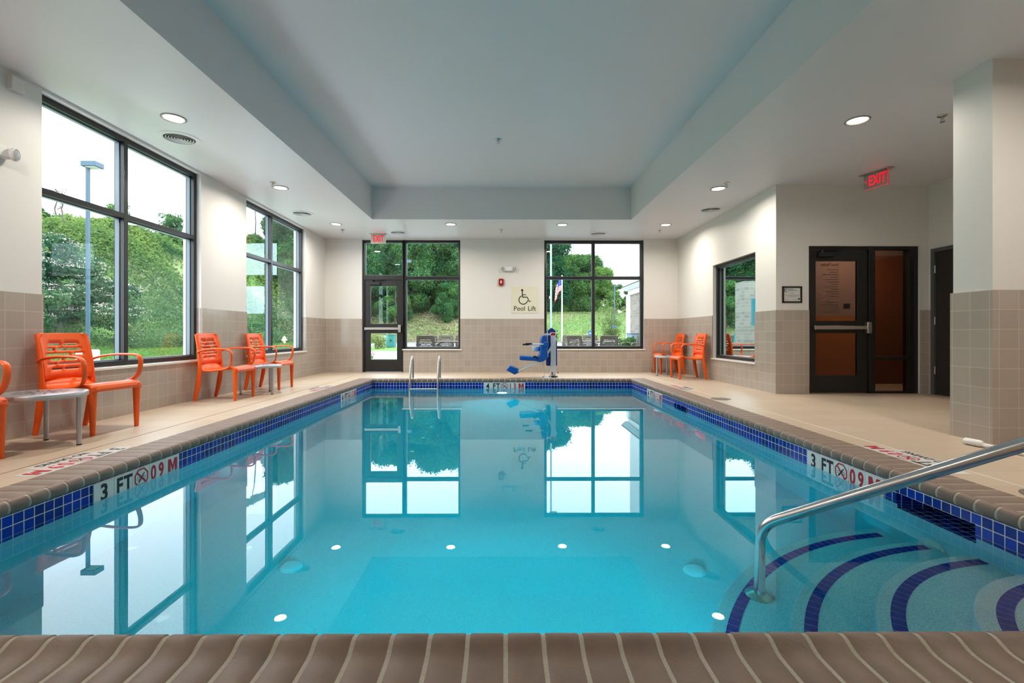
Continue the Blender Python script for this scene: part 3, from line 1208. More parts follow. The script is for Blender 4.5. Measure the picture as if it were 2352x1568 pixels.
def vent_proto():
    d = empty('ceiling_vent', (0, 0, ZC))
    MB().lathe([(0.205, 0.0), (0.205, -0.004), (0.165, -0.012), (0.155, -0.010), (0.15, 0.0)], 40, cap=False).build('rim', 'ceil', d, smooth=40)
    MB().lathe([(0.152, -0.0015), (0.0, -0.0015)], 40, cap=False).build('throat_shade', 'slot', d)  # flat black disc; the throat's shade is put into its colour
    for i in range(5):
        r = 0.132 - i * 0.027
        MB().lathe([(r - 0.006, -0.002), (r + 0.002, -0.009), (r + 0.004, -0.008), (r - 0.003, -0.002)], 40, cap=False).build('cone_ring', 'ceil', d, smooth=40)
    return d


VENTS = [(-3.62, 5.31, 'round air vent next to the downlight above the big left window'), (-3.66, 8.60, 'round air vent above the second left window'),
         (-2.29, 10.21, 'round air vent above the exit door beside its exit sign'), (2.03, 10.30, 'round air vent above the far right window'),
         (3.61, 8.29, 'round air vent above the small right window')]
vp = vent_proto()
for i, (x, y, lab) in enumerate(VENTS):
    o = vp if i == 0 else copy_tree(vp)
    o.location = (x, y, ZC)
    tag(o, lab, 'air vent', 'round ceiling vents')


def sprinkler_proto():
    d = empty('sprinkler', (0, 0, ZC))
    MB().lathe([(0.042, 0.0), (0.042, -0.004), (0.03, -0.014), (0.014, -0.016), (0.0, -0.016)], 20, cap=False).build('escutcheon', 'satin', d, smooth=40)
    b = MB()
    b.lathe([(0.011, -0.014), (0.011, -0.03), (0.007, -0.034)], 12)
    for s in (-1, 1):
        b.tube([(0.008 * s, 0, -0.03), (0.017 * s, 0, -0.045), (0.006 * s, 0, -0.062)], 0.0035, 6)
    b.build('body', 'satin', d, smooth=40)
    MB().lathe([(0.0, -0.062), (0.021, -0.062), (0.021, -0.065), (0.0, -0.065)], 16, cap=False).build('deflector', 'satin', d)
    return d


SPR = [(-3.34, 6.85, ZC, 'small sprinkler head just before the downlight over the left pier'), (-3.38, 9.92, ZC, 'small sprinkler head in the far left corner'),
       (-0.07, 9.90, ZC, 'small sprinkler head above the middle of the far wall'), (3.25, 9.92, ZC, 'small sprinkler head in the far right corner'),
       (3.21, 6.85, ZC, 'sprinkler head touching a downlight on the right soffit'), (4.37, 4.71, ZC, 'sprinkler head hanging before the wall end at the right'),
       (-0.09, 6.80, ZT, 'sprinkler head alone in the middle of the raised tray ceiling')]
sp = sprinkler_proto()
for i, (x, y, z, lab) in enumerate(SPR):
    o = sp if i == 0 else copy_tree(sp)
    o.location = (x, y, z)
    tag(o, lab, 'sprinkler', 'ceiling sprinklers')


def exit_sign(loc, rz, label, panel, arrow):
    """Edge-lit sign hung from a ceiling plate; local x is the reading direction, -y faces the reader."""
    d = empty('exit_sign', loc, rz, label, 'exit sign', 'red exit signs')
    MB().box(-0.20, 0.20, -0.055, 0.055, -0.012, 0).build('ceiling_plate', 'satin', d, bevel=0.003)
    MB().box(-0.165, 0.165, -0.005, 0.005, -0.215, -0.012).build('panel', panel, d)
    me = text_mesh('EXIT', 0.19, 0.003, 0.016, 0.60)
    t = MB().mesh(me, frame3((0.005 if not arrow else 0.022, -0.0075, -0.105), (1, 0, 0), (0, 0, 1)))
    t.build('lettering', 'exitred', d)
    e = MB()
    e.box(0.155, 0.165, -0.0075, -0.0055, -0.213, -0.014) if arrow else None
    if arrow:
        e.box(-0.165, 0.165, -0.0075, -0.0055, -0.215, -0.209)
        e.bar((-0.150, -0.0065, -0.105), (-0.128, -0.0065, -0.087), 0.004, 0.010, up=(0, 1, 0))
        e.bar((-0.150, -0.0065, -0.105), (-0.128, -0.0065, -0.123), 0.004, 0.010, up=(0, 1, 0))
        e.build('arrow', 'exitred', d)
    return d


exit_sign((-2.75, 10.35, ZC), 0.0, 'white exit sign with red letters hanging before the far exit door', 'exitwhite', False)
exit_sign((4.98, 6.33, ZC), math.radians(-76), 'clear exit sign with glowing red letters and arrow before the recess', 'exitpan', True)


# emergency lights: white body with two lamp heads
def emergency(loc, rz, label):
    d = empty('emergency_light', loc, rz, label, 'emergency light', 'white emergency lights')
    MB().prism([(-0.12, -0.045), (0.12, -0.045), (0.105, 0.03), (0.07, 0.05), (-0.07, 0.05), (-0.105, 0.03)], 0.0, 0.06,
               mat=rot(PI / 2)).build('body', 'white', d, bevel=0.01)
    for s in (-1, 1):
        hm = T(0.118 * s, -0.04, 0.0) @ rot(PI / 2, 0, 0.35 * s)
        lh = MB().lathe([(0.03, 0.0), (0.052, 0.02), (0.054, 0.04), (0.048, 0.047), (0.046, 0.044)], 20, mat=hm, cap=False).build('lamp_head', 'white', d, smooth=40)
        MB().lathe([(0.047, 0.043), (0.03, 0.049), (0.0, 0.051)], 20, mat=hm, cap=False).build('lens', 'lensgrey', lh, smooth=40)
    return d


emergency((0.09, YF, 2.35), 0.0, 'white twin-head emergency light on the far wall above the red alarm')
emergency((XL, 3.79, 2.34), math.radians(90), 'white emergency light cut off by the photo edge on the left wall')
bx_ = MB().box(XL, XL + 0.05, 3.92, 4.03, 2.89, 3.0).build('junction_box', 'wall', bevel=0.004)
tag(bx_, 'small white box under the ceiling on the left wall', 'junction box')

# fire alarm
al = empty('fire_alarm', (-0.08, YF, 2.053), label='red fire alarm strobe above the pool lift sign', cat='fire alarm')
MB().prism([(-0.045, -0.08), (0.045, -0.08), (0.06, -0.05), (0.055, 0.0), (0.06, 0.05), (0.045, 0.08), (-0.045, 0.08), (-0.06, 0.05), (-0.055, 0.0), (-0.06, -0.05)],
           0, 0.05, mat=rot(PI / 2)).build('body', 'alarm', al, bevel=0.008)
MB().box(-0.016, 0.016, -0.065, -0.048, -0.028, 0.03).build('strobe', 'white', al, bevel=0.004)

# pool lift sign
ps = empty('pool_lift_sign', (0.465, YF, 1.65), label='cream square wall sign with a black wheelchair symbol and lettering', cat='sign')
MB().box(-0.305, 0.305, -0.006, 0, -0.302, 0.302).build('board', 'cream', ps, bevel=0.002)
for wrd, xo, zo in (('Pool', -0.128, -0.195), ('Lift', 0.162, -0.194)):
    MB().mesh(text_mesh(wrd, 0.148, 0.002, 0.004, 0.98), frame3((xo, -0.0075, zo), (1, 0, 0), (0, 0, 1))).build('lettering', 'ink', ps)
s_ = MB()


def stroke(mb, pts, w, y=-0.0075):
    for a, b_ in zip(pts[:-1], pts[1:]):
        mb.bar((a[0], y, a[1]), (b_[0], y, b_[1]), 0.003, w, up=(0, 1, 0)) if False else None
    # flat mitred ribbon
    P = [Vector((p[0], p[1])) for p in pts]
    L, R = [], []
    for i in range(len(P)):
        t = (P[min(i + 1, len(P) - 1)] - P[max(i - 1, 0)]).normalized()
        n = Vector((-t.y, t.x))
        L.append(P[i] + n * w / 2)
        R.append(P[i] - n * w / 2)
    vs = [(p.x, y - 0.001, p.y) for p in L] + [(p.x, y - 0.001, p.y) for p in R]
    k_ = len(P)
    mb.add(vs, [(i, k_ + i, k_ + i + 1, i + 1) for i in range(k_ - 1)])


stroke(s_, [(-0.064 + 0.026 * math.cos(a), 0.219 + 0.026 * math.sin(a)) for a in np.linspace(0, 2 * PI, 21)], 0.001)
s_.add([(-0.064, -0.0085, 0.219)] + [(-0.064 + 0.026 * math.cos(a), -0.0085, 0.219 + 0.026 * math.sin(a)) for a in np.linspace(0, 2 * PI, 21)[:-1]],
       [(0, 1 + (i + 1) % 20, 1 + i) for i in range(20)])
stroke(s_, [(-0.062, 0.19), (-0.056, 0.062)], 0.024)
stroke(s_, [(-0.056, 0.062), (0.052, 0.062), (0.098, -0.042), (0.134, -0.026)], 0.022)
stroke(s_, [(-0.05, 0.118), (0.022, 0.118)], 0.018)
stroke(s_, [(-0.04 + 0.098 * math.cos(a), 0.0 + 0.098 * math.sin(a)) for a in np.linspace(math.radians(115), math.radians(352), 36)], 0.02)
s_.build('wheelchair_symbol', 'ink', ps)

# certificate in the recess
ct = empty('certificate', (4.19, YREC, 1.446), label='small black framed certificate on the wall beside the glazed corridor door', cat='framed certificate')
f = MB()
for a, b_, c, d in ((-0.145, 0.145, 0.098, 0.12), (-0.145, 0.145, -0.12, -0.098), (-0.145, -0.12, -0.12, 0.12), (0.12, 0.145, -0.12, 0.12)):
    f.box(a, b_, -0.018, 0, c, d)
f.build('frame', 'dark', ct, bevel=0.003)
MB().box(-0.125, 0.125, -0.008, -0.001, -0.10, 0.10).build('paper', 'paper', ct)
p = MB()
stroke(p, [(-0.094 + 0.018 * math.cos(a), 0.066 + 0.018 * math.sin(a)) for a in np.linspace(0.3, 5.6, 24)], 0.011, -0.0085)
p.add([(0.1 + 0.016 * math.cos(a), -0.0092, -0.064 + 0.016 * math.sin(a)) for a in np.linspace(0, 2 * PI, 17)[:-1]], [tuple(range(16))])
for z, a, b_, h in ((0.078, -0.065, 0.02, 0.007), (0.06, -0.065, 0.07, 0.007), (0.034, -0.115, -0.04, 0.003), (0.032, -0.02, 0.02, 0.004), (0.012, -0.02, 0.02, 0.004),
                    (-0.006, -0.115, 0.11, 0.003), (-0.018, -0.06, 0.11, 0.003), (-0.03, -0.075, 0.08, 0.003), (-0.072, -0.11, -0.06, 0.004), (-0.078, 0.02, 0.075, 0.004)):
    p.box(a, b_, -0.0092, -0.0085, z - h / 2, z + h / 2)
p.build('print', plain('grey print', (0.10, 0.10, 0.10), 0.6), ct)

# pool rules notice, taped to the corridor side of the door glass and read from behind
nt = empty('rules_notice', (4.80, yd + 0.026, 1.58), label='translucent rules notice with mirrored heading taped on the corridor door glass', cat='notice')
MB().mesh(text_mesh('Pool Rules', 0.062, 0.0015, 0.01, 1.0), frame3((0.0, 0.0, 0.315), (-1, 0, 0.03), (0.03, 0, 1))).build('heading', plain('brown print', (0.07, 0.035, 0.025), 0.6), nt)
p = MB()
for i in range(17):
    z = 0.24 - i * 0.036 - (0.05 if i > 11 else 0)
    wd_ = random.uniform(0.1, 0.30)
    p.box(0.13 - wd_, 0.13, -0.0005, 0.0005, z - 0.004, z + 0.004)
p.build('text_lines', plain('faded print', (0.10, 0.055, 0.045), 0.6), nt)
crease = plain('shiny plastic crease', (0.8, 0.76, 0.76), 0.3)
for i in range(16):
    x0 = random.choice([-0.14, -0.1, 0.06, 0.1]) + random.uniform(-0.03, 0.03)
    z0 = random.uniform(-0.32, 0.22)
    MB().tube([(x0, 0.003, z0), (x0 + random.uniform(0.01, 0.05), 0.004, z0 + random.uniform(0.01, 0.03)), (x0 + random.uniform(0.05, 0.1), 0.003, z0 + random.uniform(-0.01, 0.06))], 0.0016, 5).build('plastic_crease', crease, nt)
tag(MB().box(5.005, 5.10, yd + 0.024, yd + 0.03, 1.245, 1.32).build('door_sticker', plain('brown sticker', (0.03, 0.016, 0.01), 0.5)),
    'small dark square sticker low on the corridor door glass', 'sticker')


# ------------------------------------------------------------------ depth markers
def no_diving(mbr, mbk, m, s):
    """Octagon ring with a slash (red) and a small diving figure (black); s = half size."""
    oc = [(s * math.cos(PI / 8 + i * PI / 4), s * math.sin(PI / 8 + i * PI / 4)) for i in range(9)]
    ic = [(x * 0.84, y * 0.84) for x, y in oc]
    vs = [(x, y, 0.001) for x, y in oc[:8]] + [(x, y, 0.001) for x, y in ic[:8]]
    mbr.add(vs, [(i, (i + 1) % 8, 8 + (i + 1) % 8, 8 + i) for i in range(8)], 0, m)
    w_ = 0.07 * s
    d = s * 0.66
    mbr.add([(-d - w_, d - w_, 0.0012), (-d + w_, d + w_, 0.0012), (d + w_, -d + w_, 0.0012), (d - w_, -d - w_, 0.0012)], [(0, 3, 2, 1)], 0, m)
    mbk.add([(-0.45 * s, -0.40 * s, 0.0015), (-0.30 * s, -0.50 * s, 0.0015), (0.45 * s, 0.40 * s, 0.0015), (0.38 * s, 0.46 * s, 0.0015)], [(0, 1, 2, 3)], 0, m)
    for y in (0.02, -0.18):
        for sx in (-1, 1):
            mbk.add([(sx * 0.42 * s - 0.22 * s, y * s, 0.0013), (sx * 0.42 * s + 0.22 * s, y * s, 0.0013), (sx * 0.42 * s + 0.22 * s, y * s + 0.05 * s, 0.0013),
                     (sx * 0.42 * s - 0.22 * s, y * s + 0.05 * s, 0.0013)], [(0, 1, 2, 3)], 0, m)


def depth_marker(origin, ex, ey, feet, metres, label, deck, L=0.76):
    """White tile strip: «3 FT» (no diving) «09 M»; local x = reading direction from the strip's left end."""
    h = 0.152
    d = empty('depth_marker', origin, label=label, cat='depth marker', group='pool depth markers')
    m = frame3((0, 0, 0), ex, ey)
    st = MB()
    sp_ = L / 5
    for i in range(5):
        st.box(i * sp_ + 0.0012, (i + 1) * sp_ - 0.0012, 0.001, h - 0.001, -0.006, 0.0015, mat=m)
    st.build('tile_strip', 'tilew', d)
    cyy = h * 0.56 if not deck else h * 0.5
    size = 0.142
    bk, rd = MB(), MB()
    for s, x, sx, wt, nm_, ink in ((feet, 0.5, 0.85, 0.03, 'numeral', 'ink'), ('F', 1.30, 0.8, 0.03, 'letter', 'ink'), ('T', 1.74, 0.8, 0.03, 'letter', 'ink'),
                                   (metres[0], 3.24, 0.72, 0.03, 'numeral', 'red'), (metres[1], 3.74, 0.72, 0.03, 'numeral', 'red'), ('M', 4.52, 0.80, 0.018, 'letter', 'red')):
        if s == 'M':
            m_mesh(MB(), 0.098, 0.102, m @ T(x * sp_, cyy, 0.002)).build(nm_, ink, d)
        else:
            MB().mesh(text_mesh(s, size, 0.0012, wt, sx), m @ T(x * sp_, cyy, 0.002)).build(nm_, ink, d)
    rd.box(3.49 * sp_ - 0.006, 3.49 * sp_ + 0.006, cyy - 0.052, cyy - 0.042, 0.0015, 0.0026, mat=m) if deck else None
    no_diving(rd, bk, m @ T(2.5 * sp_, cyy, 0.002), 0.066)
    rd.build('no_diving_symbol', 'red', d)
    bk.build('diver_mark', 'ink', d)
    if deck:
        s2 = MB()
        s2.box(1.05 * sp_, 4.0 * sp_, -0.085, -0.002, -0.006, 0.0015, mat=m)
        s2.build('lower_tile', 'tilew', d)
        t2 = MB()
        t2.mesh(text_mesh('NO DIVING', 0.075, 0.0012, 0.02, 0.95), m @ T(2.5 * sp_, -0.044, 0.002))
        t2.build('warning_lettering', 'ink', d)
    return d


zt = -0.05 - 0.152
e_ = TH + 0.0062
depth_marker((PX0 + e_, 2.91, zt), (0, 1, 0), (0, 0, 1), '3', '09', 'white three foot marker tiles on the left pool wall nearest the camera', False)
depth_marker((PX1 - e_, 3.76, zt), (0, -1, 0), (0, 0, 1), '3', '09', 'white three foot marker tiles on the right pool wall crossed by the handrail', False)
depth_marker((PX0 + e_, 7.28, zt), (0, 1, 0), (0, 0, 1), '4', '13', 'white four foot marker tiles on the left pool wall near the ladder', False)
depth_marker((PX1 - e_, 8.0, zt), (0, -1, 0), (0, 0, 1), '4', '13', 'white four foot marker tiles on the right pool wall near the orange chairs', False)
depth_marker((-0.40, PY1 - e_, zt), (1, 0, 0), (0, 0, 1), '4', '13', 'white four foot marker tiles facing us on the far pool wall', False, 0.79)
dz = 0.0008
depth_marker((PX0 - CW - 0.156, 3.68, dz), (0, -1, 0), (1, 0, 0), '3', '09', 'white three foot deck marker beside the near left table', True)
depth_marker((PX1 + CW + 0.156, 2.93, dz), (0, 1, 0), (-1, 0, 0), '3', '09', 'white three foot deck marker behind the handrail on the right deck', True)
depth_marker((PX0 - CW - 0.156, 8.0, dz), (0, -1, 0), (1, 0, 0), '4', '13', 'white four foot deck marker on the far left deck', True)
depth_marker((PX1 + CW + 0.156, 7.25, dz), (0, 1, 0), (-1, 0, 0), '4', '13', 'white four foot deck marker on the right deck before the orange chairs', True)

# round skimmer lids in the deck
for x, y, lab in ((2.90, 6.35, 'round brown lid in the deck before the small right window'), (2.93, 2.52, 'round brown lid in the deck cut off at the right photo edge')):
    o = empty('deck_lid', (x, y, 0), label=lab, cat='deck lid', group='round deck lids')
    MB().lathe([(0.125, 0.0), (0.125, 0.003), (0.115, 0.004), (0.0, 0.004)], 36, cap=False).build('lid', plain('brown lid', (0.16, 0.125, 0.10), 0.6), o, smooth=40)
    MB().lathe([(0.012, 0.004), (0.012, 0.0055), (0.0, 0.0055)], 12, cap=False, mat=T(0.04, -0.03, 0)).build('finger_hole', 'ink', o)


# ------------------------------------------------------------------ orange chairs (local +x is the front)
def bez(p0, p1, p2, p3, n):
    out = []
    for i in range(n + 1):
        t = i / n
        out.append(tuple((1 - t) ** 3 * a + 3 * (1 - t) ** 2 * t * b_ + 3 * (1 - t) * t * t * c + t ** 3 * d for a, b_, c, d in zip(p0, p1, p2, p3)))
    return out


def chair_proto(mk):
    root = empty('armchair')
    # seat: a moulded sheet, dished, with a rolled front edge
    prof = [(-0.225, 0.475), (-0.215, 0.440), (-0.19, 0.418), (-0.15, 0.408), (-0.08, 0.408), (0.0, 0.418), (0.08, 0.430), (0.15, 0.440), (0.20, 0.443),
            (0.235, 0.438), (0.258, 0.422), (0.268, 0.398), (0.270, 0.372)]
    wd_ = [0.225, 0.225, 0.228, 0.232, 0.238, 0.242, 0.246, 0.248, 0.248, 0.248, 0.247, 0.246, 0.245]
    ny = 12
    vs, fs = [], []
    for (x, z), hw in zip(prof, wd_):
        for j in range(ny + 1):
            y = -hw + 2 * hw * j / ny
            e = abs(y / hw)
            dip = -0.010 * (1 - e ** 2) if -0.2 < x < 0.15 else 0
            ed = -0.010 * max(0, (e - 0.85) / 0.15) ** 2
            vs.append((x, y, z + dip + ed))
    for i in range(len(prof) - 1):
        for j in range(ny):
            a = i * (ny + 1) + j
            fs.append((a, a + ny + 1, a + ny + 2, a + 1))
    o = MB().add(vs, fs).build('seat', mk, root, smooth=50)
    s = o.modifiers.new('thick', 'SOLIDIFY')
    s.thickness = 0.026
    s.offset = -1
    # backrest: curved panel with rows of slots
    cols = 26
    rows = [0.475, 0.52, 0.555, 0.567, 0.601, 0.611, 0.635, 0.652, 0.680, 0.696, 0.722, 0.742, 0.768, 0.784, 0.83, 0.858, 0.872, 0.878]
    # row index -> column spans left open (slots)
    slots = {2: [(5, 11), (12, 20)], 4: [(3, 8), (9, 22)], 6: [(5, 12), (13, 20)], 8: [(3, 16), (17, 23)], 10: [(4, 8), (9, 22)], 12: [(5, 12), (13, 21)]}
    vs, fs = [], []
    for z in rows:
        t = (z - 0.475) / 0.4
        hw = 0.222 + 0.006 * t if t < 0.93 else 0.228 - 0.03 * (t - 0.93) / 0.07
        xb = -0.220 - 0.016 * t - 0.045 * t * t
        for j in range(cols + 1):
            y = -hw + 2 * hw * j / cols
            e = y / hw
            vs.append((xb - 0.016 * (1 - e * e) + 0.012 * max(0, (abs(e) - 0.8) / 0.2) ** 2, y, z))
    for i in range(len(rows) - 1):
        for j in range(cols):
            if any(a <= j < b_ for a, b_ in slots.get(i, [])):
                continue
            a = i * (cols + 1) + j
            fs.append((a, a + 1, a + cols + 2, a + cols + 1))
    o = MB().add(vs, fs).build('backrest', mk, root, smooth=50)
    s = o.modifiers.new('thick', 'SOLIDIFY')
    s.thickness = 0.020
    s.offset = 0
    for sy in (-1, 1):
        # rear leg runs up as the side rail of the back
        pts = bez((-0.285, 0.225 * sy, 0.0), (-0.25, 0.228 * sy, 0.14), (-0.225, 0.232 * sy, 0.28), (-0.215, 0.232 * sy, 0.42), 10)
        pts += bez((-0.215, 0.232 * sy, 0.42), (-0.215, 0.232 * sy, 0.55), (-0.232, 0.234 * sy, 0.70), (-0.274, 0.226 * sy, 0.868), 10)[1:]
        n = len(pts)
        rx = [0.017 + 0.004 * math.sin(PI * min(1, i / 10)) - (0.006 * max(0, (i - 12) / 8)) for i in range(n)]
        ry_ = [0.021 + 0.012 * math.sin(PI * min(1, i / 12)) - (0.008 * max(0, (i - 12) / 8)) for i in range(n)]
        MB().tube(pts, rx, 10, ry=ry_, up=(1, 0, 0)).build('leg', mk, root, smooth=50)
        # front leg, tapered
        a, b_ = [], []
        lz = [0.0, 0.2, 0.33, 0.385, 0.41]
        lw = [0.019, 0.026, 0.031, 0.034, 0.034]
        pts = [(0.238 + 0.0 * z, 0.222 * sy, z) for z in lz]
        MB().tube(pts, lw, 10, ry=[q * 0.92 for q in lw], up=(1, 0, 0)).build('leg', mk, root, smooth=50)
        # armrest: a flat loop from the back, forward and down to the seat side
        p1 = bez((-0.240, 0.245 * sy, 0.628), (-0.18, 0.275 * sy, 0.668), (-0.02, 0.290 * sy, 0.684), (0.14, 0.290 * sy, 0.676), 8)
        p2 = bez((0.14, 0.290 * sy, 0.676), (0.215, 0.290 * sy, 0.672), (0.232, 0.287 * sy, 0.645), (0.225, 0.280 * sy, 0.56), 8)[1:]
        p3 = bez((0.225, 0.280 * sy, 0.56), (0.220, 0.272 * sy, 0.48), (0.20, 0.260 * sy, 0.440), (0.13, 0.246 * sy, 0.430), 6)[1:]
        pts = p1 + p2 + p3
        n = len(pts)
        wv = [0.012 + 0.014 * min(1, i / 4) for i in range(n)]
        MB().tube(pts, wv, 10, ry=[0.0105] * n).build('armrest', mk, root, smooth=50)
    return root


chair = chair_proto('orange')
CH = [(-3.745, 3.10, 2, 'orange armchair cut off by the left photo edge beside the near side table'),
      (-3.738, 4.31, -4, 'nearest complete orange armchair, before the big left window'),
      (-3.745, 6.42, 0, 'orange armchair against the pier between the left windows, near side of its table'),
      (-3.745, 7.62, 0, 'orange armchair before the second left window, far side of its table'),
      (3.59, 9.29, 180, 'orange armchair at the right wall, near side of the small table'),
      (3.60, 10.42, 180, 'orange armchair in the far right corner behind the small table')]
for i, (x, y, a, lab) in enumerate(CH):
    o = chair if i == 0 else copy_tree(chair)
    o.location = (x, y, 0)
    o.rotation_euler = (0, 0, math.radians(a))
    tag(o, lab, 'chair', 'orange poolside armchairs')


def table_proto():
    root = empty('side_table')
    t = MB()
    t.lathe([(0.0, 0.418), (0.268, 0.418), (0.276, 0.416), (0.280, 0.410), (0.280, 0.384), (0.277, 0.380), (0.0, 0.380)], 48, cap=False)
    t.build('table_top', 'alu', root, smooth=35)
    p = MB()
    for k in range(14):
        a = 2 * PI * k / 14
        for r0, r1, w_ in ((0.05, 0.085, 0.008), (0.105, 0.16, 0.010)):
            aa = a + (PI / 14 if r0 > 0.1 else 0)
            m = rot(0, 0, aa)
            p.prism([(r0, -w_ / 2), (r1, -w_), (r1 + 0.012, 0.0), (r1, w_), (r0, w_ / 2)], 0.4182, 0.4186, mat=m)
    p.build('punched_pattern', 'ink', root)
    for k in range(3):
        a = 2 * PI * k / 3 + 0.0
        x, y = 0.262 * math.cos(a), 0.262 * math.sin(a)
        l = MB().tube([(x, y, 0.008), (x, y, 0.36), (x * 0.99, y * 0.99, 0.383)], 0.0165, 12).build('leg', 'alu', root, smooth=40)
        MB().lathe([(0.017, 0.0), (0.017, 0.010)], 12, mat=T(x, y, 0)).build('foot_cap', 'dark', l)
    return root


tbl = table_proto()
TB = [(-3.60, 3.71, 128 + 0, 'round silver side table between the two nearest left chairs'), (-3.58, 7.0, 90, 'round silver side table before the pier, between two left chairs'),
      (3.42, 9.92, 195, 'round silver side table between the two right chairs')]
for i, (x, y, a, lab) in enumerate(TB):
    o = tbl if i == 0 else copy_tree(tbl)
    o.location = (x, y, 0)
    o.rotation_euler = (0, 0, math.radians(a))
    tag(o, lab, 'table', 'round silver side tables')

# ------------------------------------------------------------------ stair handrail
hr = empty('handrail', (1.305, 2.42, ZW - 0.69), label='curved steel handrail rising from the pool steps across the corner', cat='handrail')
oz = ZW - 0.69


def hp(t, z):                                # along the 45 degree line toward the corner
    return (0.7071 * t, -0.7071 * t, z - oz)


sl = math.tan(math.radians(31.5))
pts = [hp(0, oz + 0.0), hp(0, -0.5), hp(0, -0.24)] + bez(hp(0, -0.24), hp(0, -0.115), hp(0.03, -0.085), hp(0.115, -0.035), 10)[1:]
z1 = -0.035
pts += [hp(0.115 + 0.2 * i, z1 + 0.2 * i * sl) for i in range(1, 6)]
tt, zz = 0.115 + 1.0, z1 + 1.0 * sl
pts += [hp(1.42, zz + 0.305 * sl)]
pts += bez(hp(1.42, zz + 0.305 * sl), hp(1.62, zz + 0.425 * sl), hp(1.80, zz + 0.30 * sl), hp(1.84, 0.55), 10)[1:]
pts += [hp(1.85, 0.25), hp(1.85, 0.0)]
MB().tube(pts, 0.026, 24).build('rail', 'steel', hr, smooth=60)
MB().lathe([(0.070, 0.0), (0.070, 0.006), (0.055, 0.013), (0.027, 0.020), (0.0245, 0.020)], 32, cap=False).build('base_flange', 'steel', hr, smooth=40)
MB().lathe([(0.060, 0.002), (0.055, 0.012), (0.027, 0.020), (0.0245, 0.020)], 32, cap=False, mat=T(*hp(1.85, 0.0))).build('deck_flange', 'steel', hr, smooth=40)

# ------------------------------------------------------------------ ladder on the far wall
la = empty('pool_ladder', (-1.52, PY1, 0), label='steel pool ladder with two looped rails at the far edge', cat='ladder')
for sx in (-1, 1):
    x = 0.262 * sx
    pts = [(x, 0.215, 0.0), (x, 0.215, 0.30)] + bez((x, 0.215, 0.30), (x, 0.215, 0.425), (x, 0.13, 0.46), (x, 0.07, 0.40), 10)[1:]
    pts += bez((x, 0.07, 0.40), (x, 0.0, 0.31), (x, -0.085, 0.12), (x, -0.105, -0.15), 10)[1:] + [(x, -0.105, -0.6), (x, -0.095, -1.0), (x, -0.02, -1.06)]
    r_ = MB().tube(pts, 0.0195, 14).build('rail', 'satin', la, smooth=60)
    MB().lathe([(0.045, 0.0005), (0.045, 0.006), (0.02, 0.018)], 20, cap=False, mat=T(x, 0.215, 0)).build('flange', 'satin', r_, smooth=40)
for z in (-0.165, -0.42, -0.68):
    MB().box(-0.26, 0.26, -0.145, -0.07, z - 0.012, z + 0.012).build('tread', 'whitec', la, bevel=0.006)

# ------------------------------------------------------------------ pool lift
PLX, PLY = 0.963, 9.42
pl = empty('pool_lift', (PLX, PLY, 0), label='blue and white pool lift chair standing on the far deck', cat='pool lift')


def L2(px, py):                              # side view drawn on the lift's own plane (metres from its foot)
    return ((px - 1372) * 0.000818, (1440 - py) * 0.000818)


b = MB()
b.box(-0.21, 0.09, -0.14, 0.18, 0.0, 0.014)
b.build('floor_plate', 'whitec', pl, bevel=0.003)
b = MB()
b.box(-0.055, 0.05, -0.05, 0.06, 0.02, 0.90)
b.build('mast', 'whitec', pl, bevel=0.006)
MB().box(-0.045, 0.035, -0.058, -0.05, 0.845, 0.895).build('red_label', 'red', pl)
b = MB()
b.box(-0.035, 0.04, -0.057, -0.05, 0.06, 0.125)
b.build('white_label', 'tilew', pl)
MB().box(-0.035, -0.012, -0.0585, -0.056, 0.062, 0.122).build('label_band', 'red', pl)
MB().box(-0.042, 0.066, -0.085, -0.04, 0.0145, 0.045).build('foot_block', 'dark', pl, bevel=0.006)
b = MB()
for x0, x1 in ((-0.13, -0.06), (0.052, 0.078)):
    b.box(x0, x1, -0.02, 0.14, 0.24, 0.85)
b.box(-0.13, 0.078, 0.06, 0.16, 0.24, 0.88)
b.prism([(-0.115, 0.88), (0.055, 0.88), (0.055, 0.935), (-0.025, 1.0), (-0.115, 0.935)], -0.16, 0.0, mat=rot(PI / 2))
b.build('battery_cover', 'navy', pl, bevel=0.012)
b = MB()
b.bar((0.064, -0.07, 0.79), (-0.125, -0.08, 0.475), 0.02, 0.042)
b.build('diagonal_arm', 'whitec', pl, bevel=0.004)
b = MB()
b.bar((0.05, -0.03, 0.86), (-0.17, -0.05, 0.868), 0.03, 0.03)
b.bar((0.065, 0.0, 0.94), (0.065, 0.0, 0.15), 0.02, 0.018)
b.tube([(-0.118, -0.06, 0.93), (-0.118, -0.06, 0.62), (-0.135, -0.06, 0.45)], 0.006, 8)
b.bar((-0.16, -0.05, 0.42), (-0.095, -0.05, 0.445), 0.03, 0.028)
b.build('lift_linkage', 'whitec', pl, bevel=0.003)
b = MB()
b.tube([(-0.205, 0.0, 0.33), (-0.19, 0.0, 0.20), (-0.165, 0.0, 0.145), (-0.14, 0.0, 0.135), (-0.10, 0.0, 0.20)], 0.009, 8)
b.tube([(-0.18, 0.0, 0.014), (-0.18, 0.0, 0.095), (-0.08, 0.0, 0.095), (-0.08, 0.0, 0.014)], 0.006, 8)
b.build('cable_loop', 'white', pl, smooth=60)
for (x, z) in ((0.075, 0.935), (0.083, 0.865), (0.085, 0.79), (0.092, 0.105), (0.083, 0.028), (-0.07, 0.03), (-0.20, 0.018), (-0.155, 0.93)):
    MB().lathe([(0.010, 0.0), (0.010, 0.02), (0.0, 0.022)], 10, cap=False, mat=T(x - 0.008, -0.01, z) @ rot(0, PI / 2)).build('knob', 'dark', pl)
